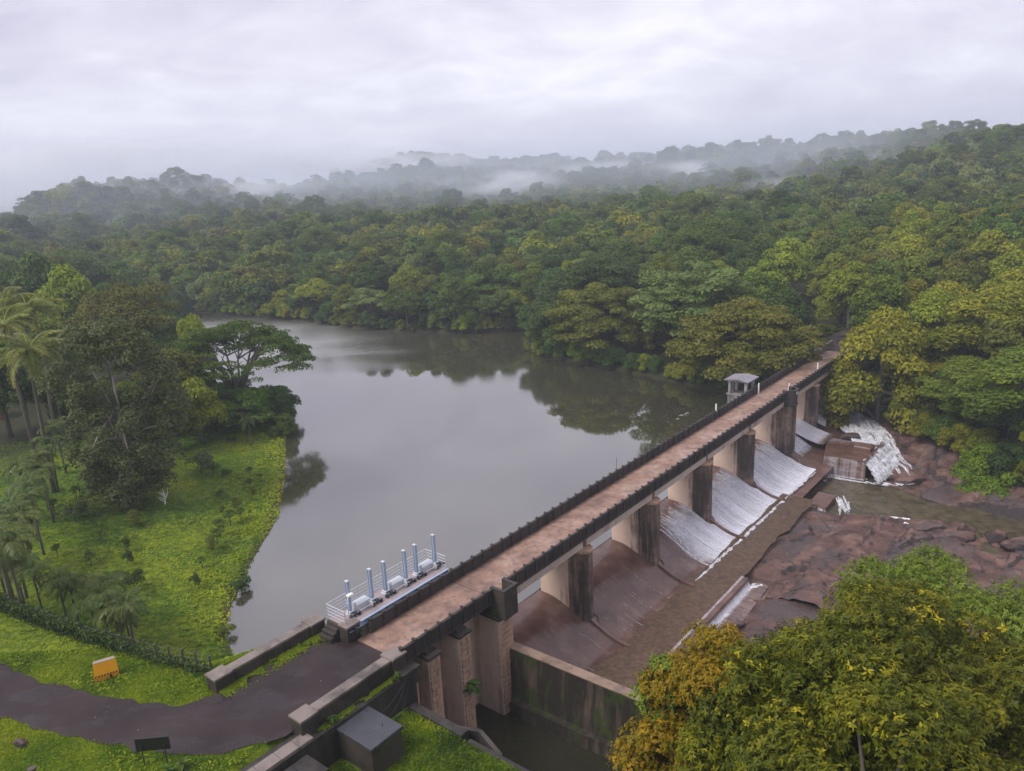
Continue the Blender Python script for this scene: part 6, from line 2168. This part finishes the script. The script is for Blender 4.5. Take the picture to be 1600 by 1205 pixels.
def front_tree(name, label, px, top, r, Rr, k, cr, nwh, per, ln, wd, leaf, seed, z0=.2, dropz=0.0, newfrac=.12):
    x, y, zt = atr(px, top, r)
    z = gz(x, y)
    H = zt - z
    cl, rad = clumps_dome(k, Rr - cr * .5, H * z0, H - cr * .7, cr)
    P, d, idx = crown_points(cl, rad, nwh, .8, .5)
    young = rng.random(len(cl)) < .35
    ax = d + np.array([0, 0, .55]) + rng.normal(0, .25, d.shape)
    ax /= np.linalg.norm(ax, axis=1)[:, None]
    Pn = np.repeat(P, per, 0)
    Ax = np.repeat(ax, per, 0)
    side = np.cross(Ax, unit(len(Ax)))
    side /= np.linalg.norm(side, axis=1)[:, None] + 1e-9
    lift = rng.uniform(.05, .75, len(Ax))[:, None]
    dirs = side + Ax * lift - np.array([0, 0, .25])
    st = Pn + Ax * rng.uniform(-.10, .10, len(Ax))[:, None]
    nrm = Ax + rng.normal(0, .2, Ax.shape)
    V, F = leaf6(st, dirs, nrm, ln * rng.uniform(.65, 1.25, len(Ax)), wd * rng.uniform(.8, 1.2, len(Ax)))
    tw = np.clip(.36 + rng.normal(0, .13, len(P)) + (rng.random(len(cl))[idx] - .5) * .3, 0, .8)
    tw = np.where(young[idx] & (rng.random(len(P)) < newfrac * 2.5) & (d[:, 2] > .2), rng.uniform(.8, 1, len(P)), tw)
    tint = np.clip(np.repeat(tw, per) + rng.normal(0, .07, len(Ax)), 0, 1)
    T = thing(name, label, 'tree', (x, y, z))
    obj('crown', mesh_np(name + '_crown', V, F, {'tint': np.repeat(tint, 6)}, mats=[LEAF[leaf]]), T)
    b = trunk_mb(H * .62, .24, cl, 40, .30, .3, seed)
    obj('trunk', b.mesh('trunk', M['bark'], smooth=True), T)
    return T, (x, y, z), H


front_tree('foreground_tree', 'large dark glossy tree with yellow leaf tips filling the bottom right corner', 1475, 940, 25.5, 7.0, 180, 1.1, 26000, 7, .175, .034, 'front', 51, .30, newfrac=.07)
front_tree('foreground_tree', 'second glossy dark tree linking the big corner tree and the orange tinted one', 1290, 972, 22.5, 4.2, 110, .9, 13000, 7, .165, .032, 'front', 55, .20, newfrac=.07)
front_tree('foreground_tree', 'lowest glossy dark tree, cut by the bottom edge under the big corner tree', 1400, 1075, 19.5, 4.6, 90, .9, 10000, 7, .16, .032, 'front', 57, .20, newfrac=.07)
front_tree('bronze_tree', 'orange bronze leafed tree at the left of the foreground foliage', 1125, 972, 24.0, 3.1, 90, .8, 15000, 7, .135, .030, 'orange', 52, .0)
front_tree('lime_tree', 'soft lime green tree behind the glossy corner tree', 1490, 872, 33.5, 6.2, 150, .95, 22000, 8, .15, .026, 'lime', 53, .62, newfrac=.05)
front_tree('lime_sapling', 'thin bright green branch tips left of the bronze tree', 1030, 1005, 24.8, .9, 24, .36, 1300, 7, .15, .032, 'lime', 54, .55, newfrac=.02)

# ================================================================== HAZE
m = bpy.data.materials.new('haze')
m.use_nodes = True
t = m.node_tree
t.nodes.clear()
o = t.nodes.new('ShaderNodeOutputMaterial')
pv_ = t.nodes.new('ShaderNodeVolumePrincipled')
pv_.inputs['Color'].default_value = (.81, .875, 1.0, 1)
pv_.inputs['Density'].default_value = 0.00040
pv_.inputs['Anisotropy'].default_value = 0.0
L(t, pv_.outputs[0], o.inputs['Volume'])
setting('haze', MB().box(-6200, 6200, -300, 6200, -12, 175).mesh('haze', m), kind='stuff')

# low mist clinging to the hills: soft puffs and thin veils of vapour inside the haze
import bmesh
bm = bmesh.new()
bmesh.ops.create_icosphere(bm, subdivisions=2, radius=1)
bmesh_src = bpy.data.meshes.new('mist')
bm.to_mesh(bmesh_src)
bm.free()


def vapour(name, dens, lo, hi, scale, col):
    m = bpy.data.materials.new(name)
    m.use_nodes = True
    t = m.node_tree
    t.nodes.clear()
    o = t.nodes.new('ShaderNodeOutputMaterial')
    pv_ = t.nodes.new('ShaderNodeVolumePrincipled')
    pv_.inputs['Color'].default_value = (*col, 1)
    tcn = t.nodes.new('ShaderNodeTexCoord')
    ln_ = t.nodes.new('ShaderNodeVectorMath')
    ln_.operation = 'LENGTH'
    L(t, tcn.outputs['Object'], ln_.inputs[0])
    fall = ramp(t, ln_.outputs['Value'], [(.15, 1.0), (.97, 0.0)], 'EASE')
    nz = ramp(t, noise(t, mapping(t, pos(t), scale), 1.0, 4, .6, dist=.5), [(lo, 0.0), (hi, 1.0)])
    L(t, math_(t, 'MULTIPLY', math_(t, 'MULTIPLY', fall, nz), dens), pv_.inputs['Density'])
    L(t, pv_.outputs[0], o.inputs['Volume'])
    me = bmesh_src.copy()
    me.name = name
    me.materials.append(m)
    return me


puff = vapour('mist', .060, .42, .62, (.024, .024, .055), (.94, .955, .995))
veil = vapour('mist_veil', .0042, .16, .60, (.010, .010, .03), (.80, .865, 1.0))
for px, py, r, sx_, sy_, sz_, rz in [(1110, 264, 500, 60, 34, 8, .3), (785, 286, 540, 55, 40, 11, 0), (1590, 262, 420, 45, 34, 9, -.3), (1250, 287, 410, 44, 26, 6, .2), (1400, 250, 470, 50, 30, 6, 0),
                                     (30, 285, 600, 120, 60, 30, 0), (300, 300, 560, 110, 50, 9, 0), (560, 258, 950, 190, 80, 20, 0), (960, 262, 620, 70, 40, 8, 0), (150, 246, 760, 150, 60, 18, 0), (420, 250, 820, 140, 70, 20, 0)]:
    obj('mist', puff, None, atr(px, py, r), (0, 0, rz), (sx_, sy_, sz_), kind='stuff')
for px, py, r, sx_, sy_, sz_, rz in [(1400, 232, 520, 230, 110, 40, .3), (900, 262, 640, 260, 150, 40, 0), (260, 290, 600, 260, 140, 45, 0), (-80, 330, 470, 170, 130, 36, 0), (560, 300, 520, 230, 130, 36, 0), (1150, 262, 440, 210, 110, 34, .2)]:
    obj('mist_veil', veil, None, atr(px, py, r), (0, 0, rz), (sx_, sy_, sz_), kind='stuff')
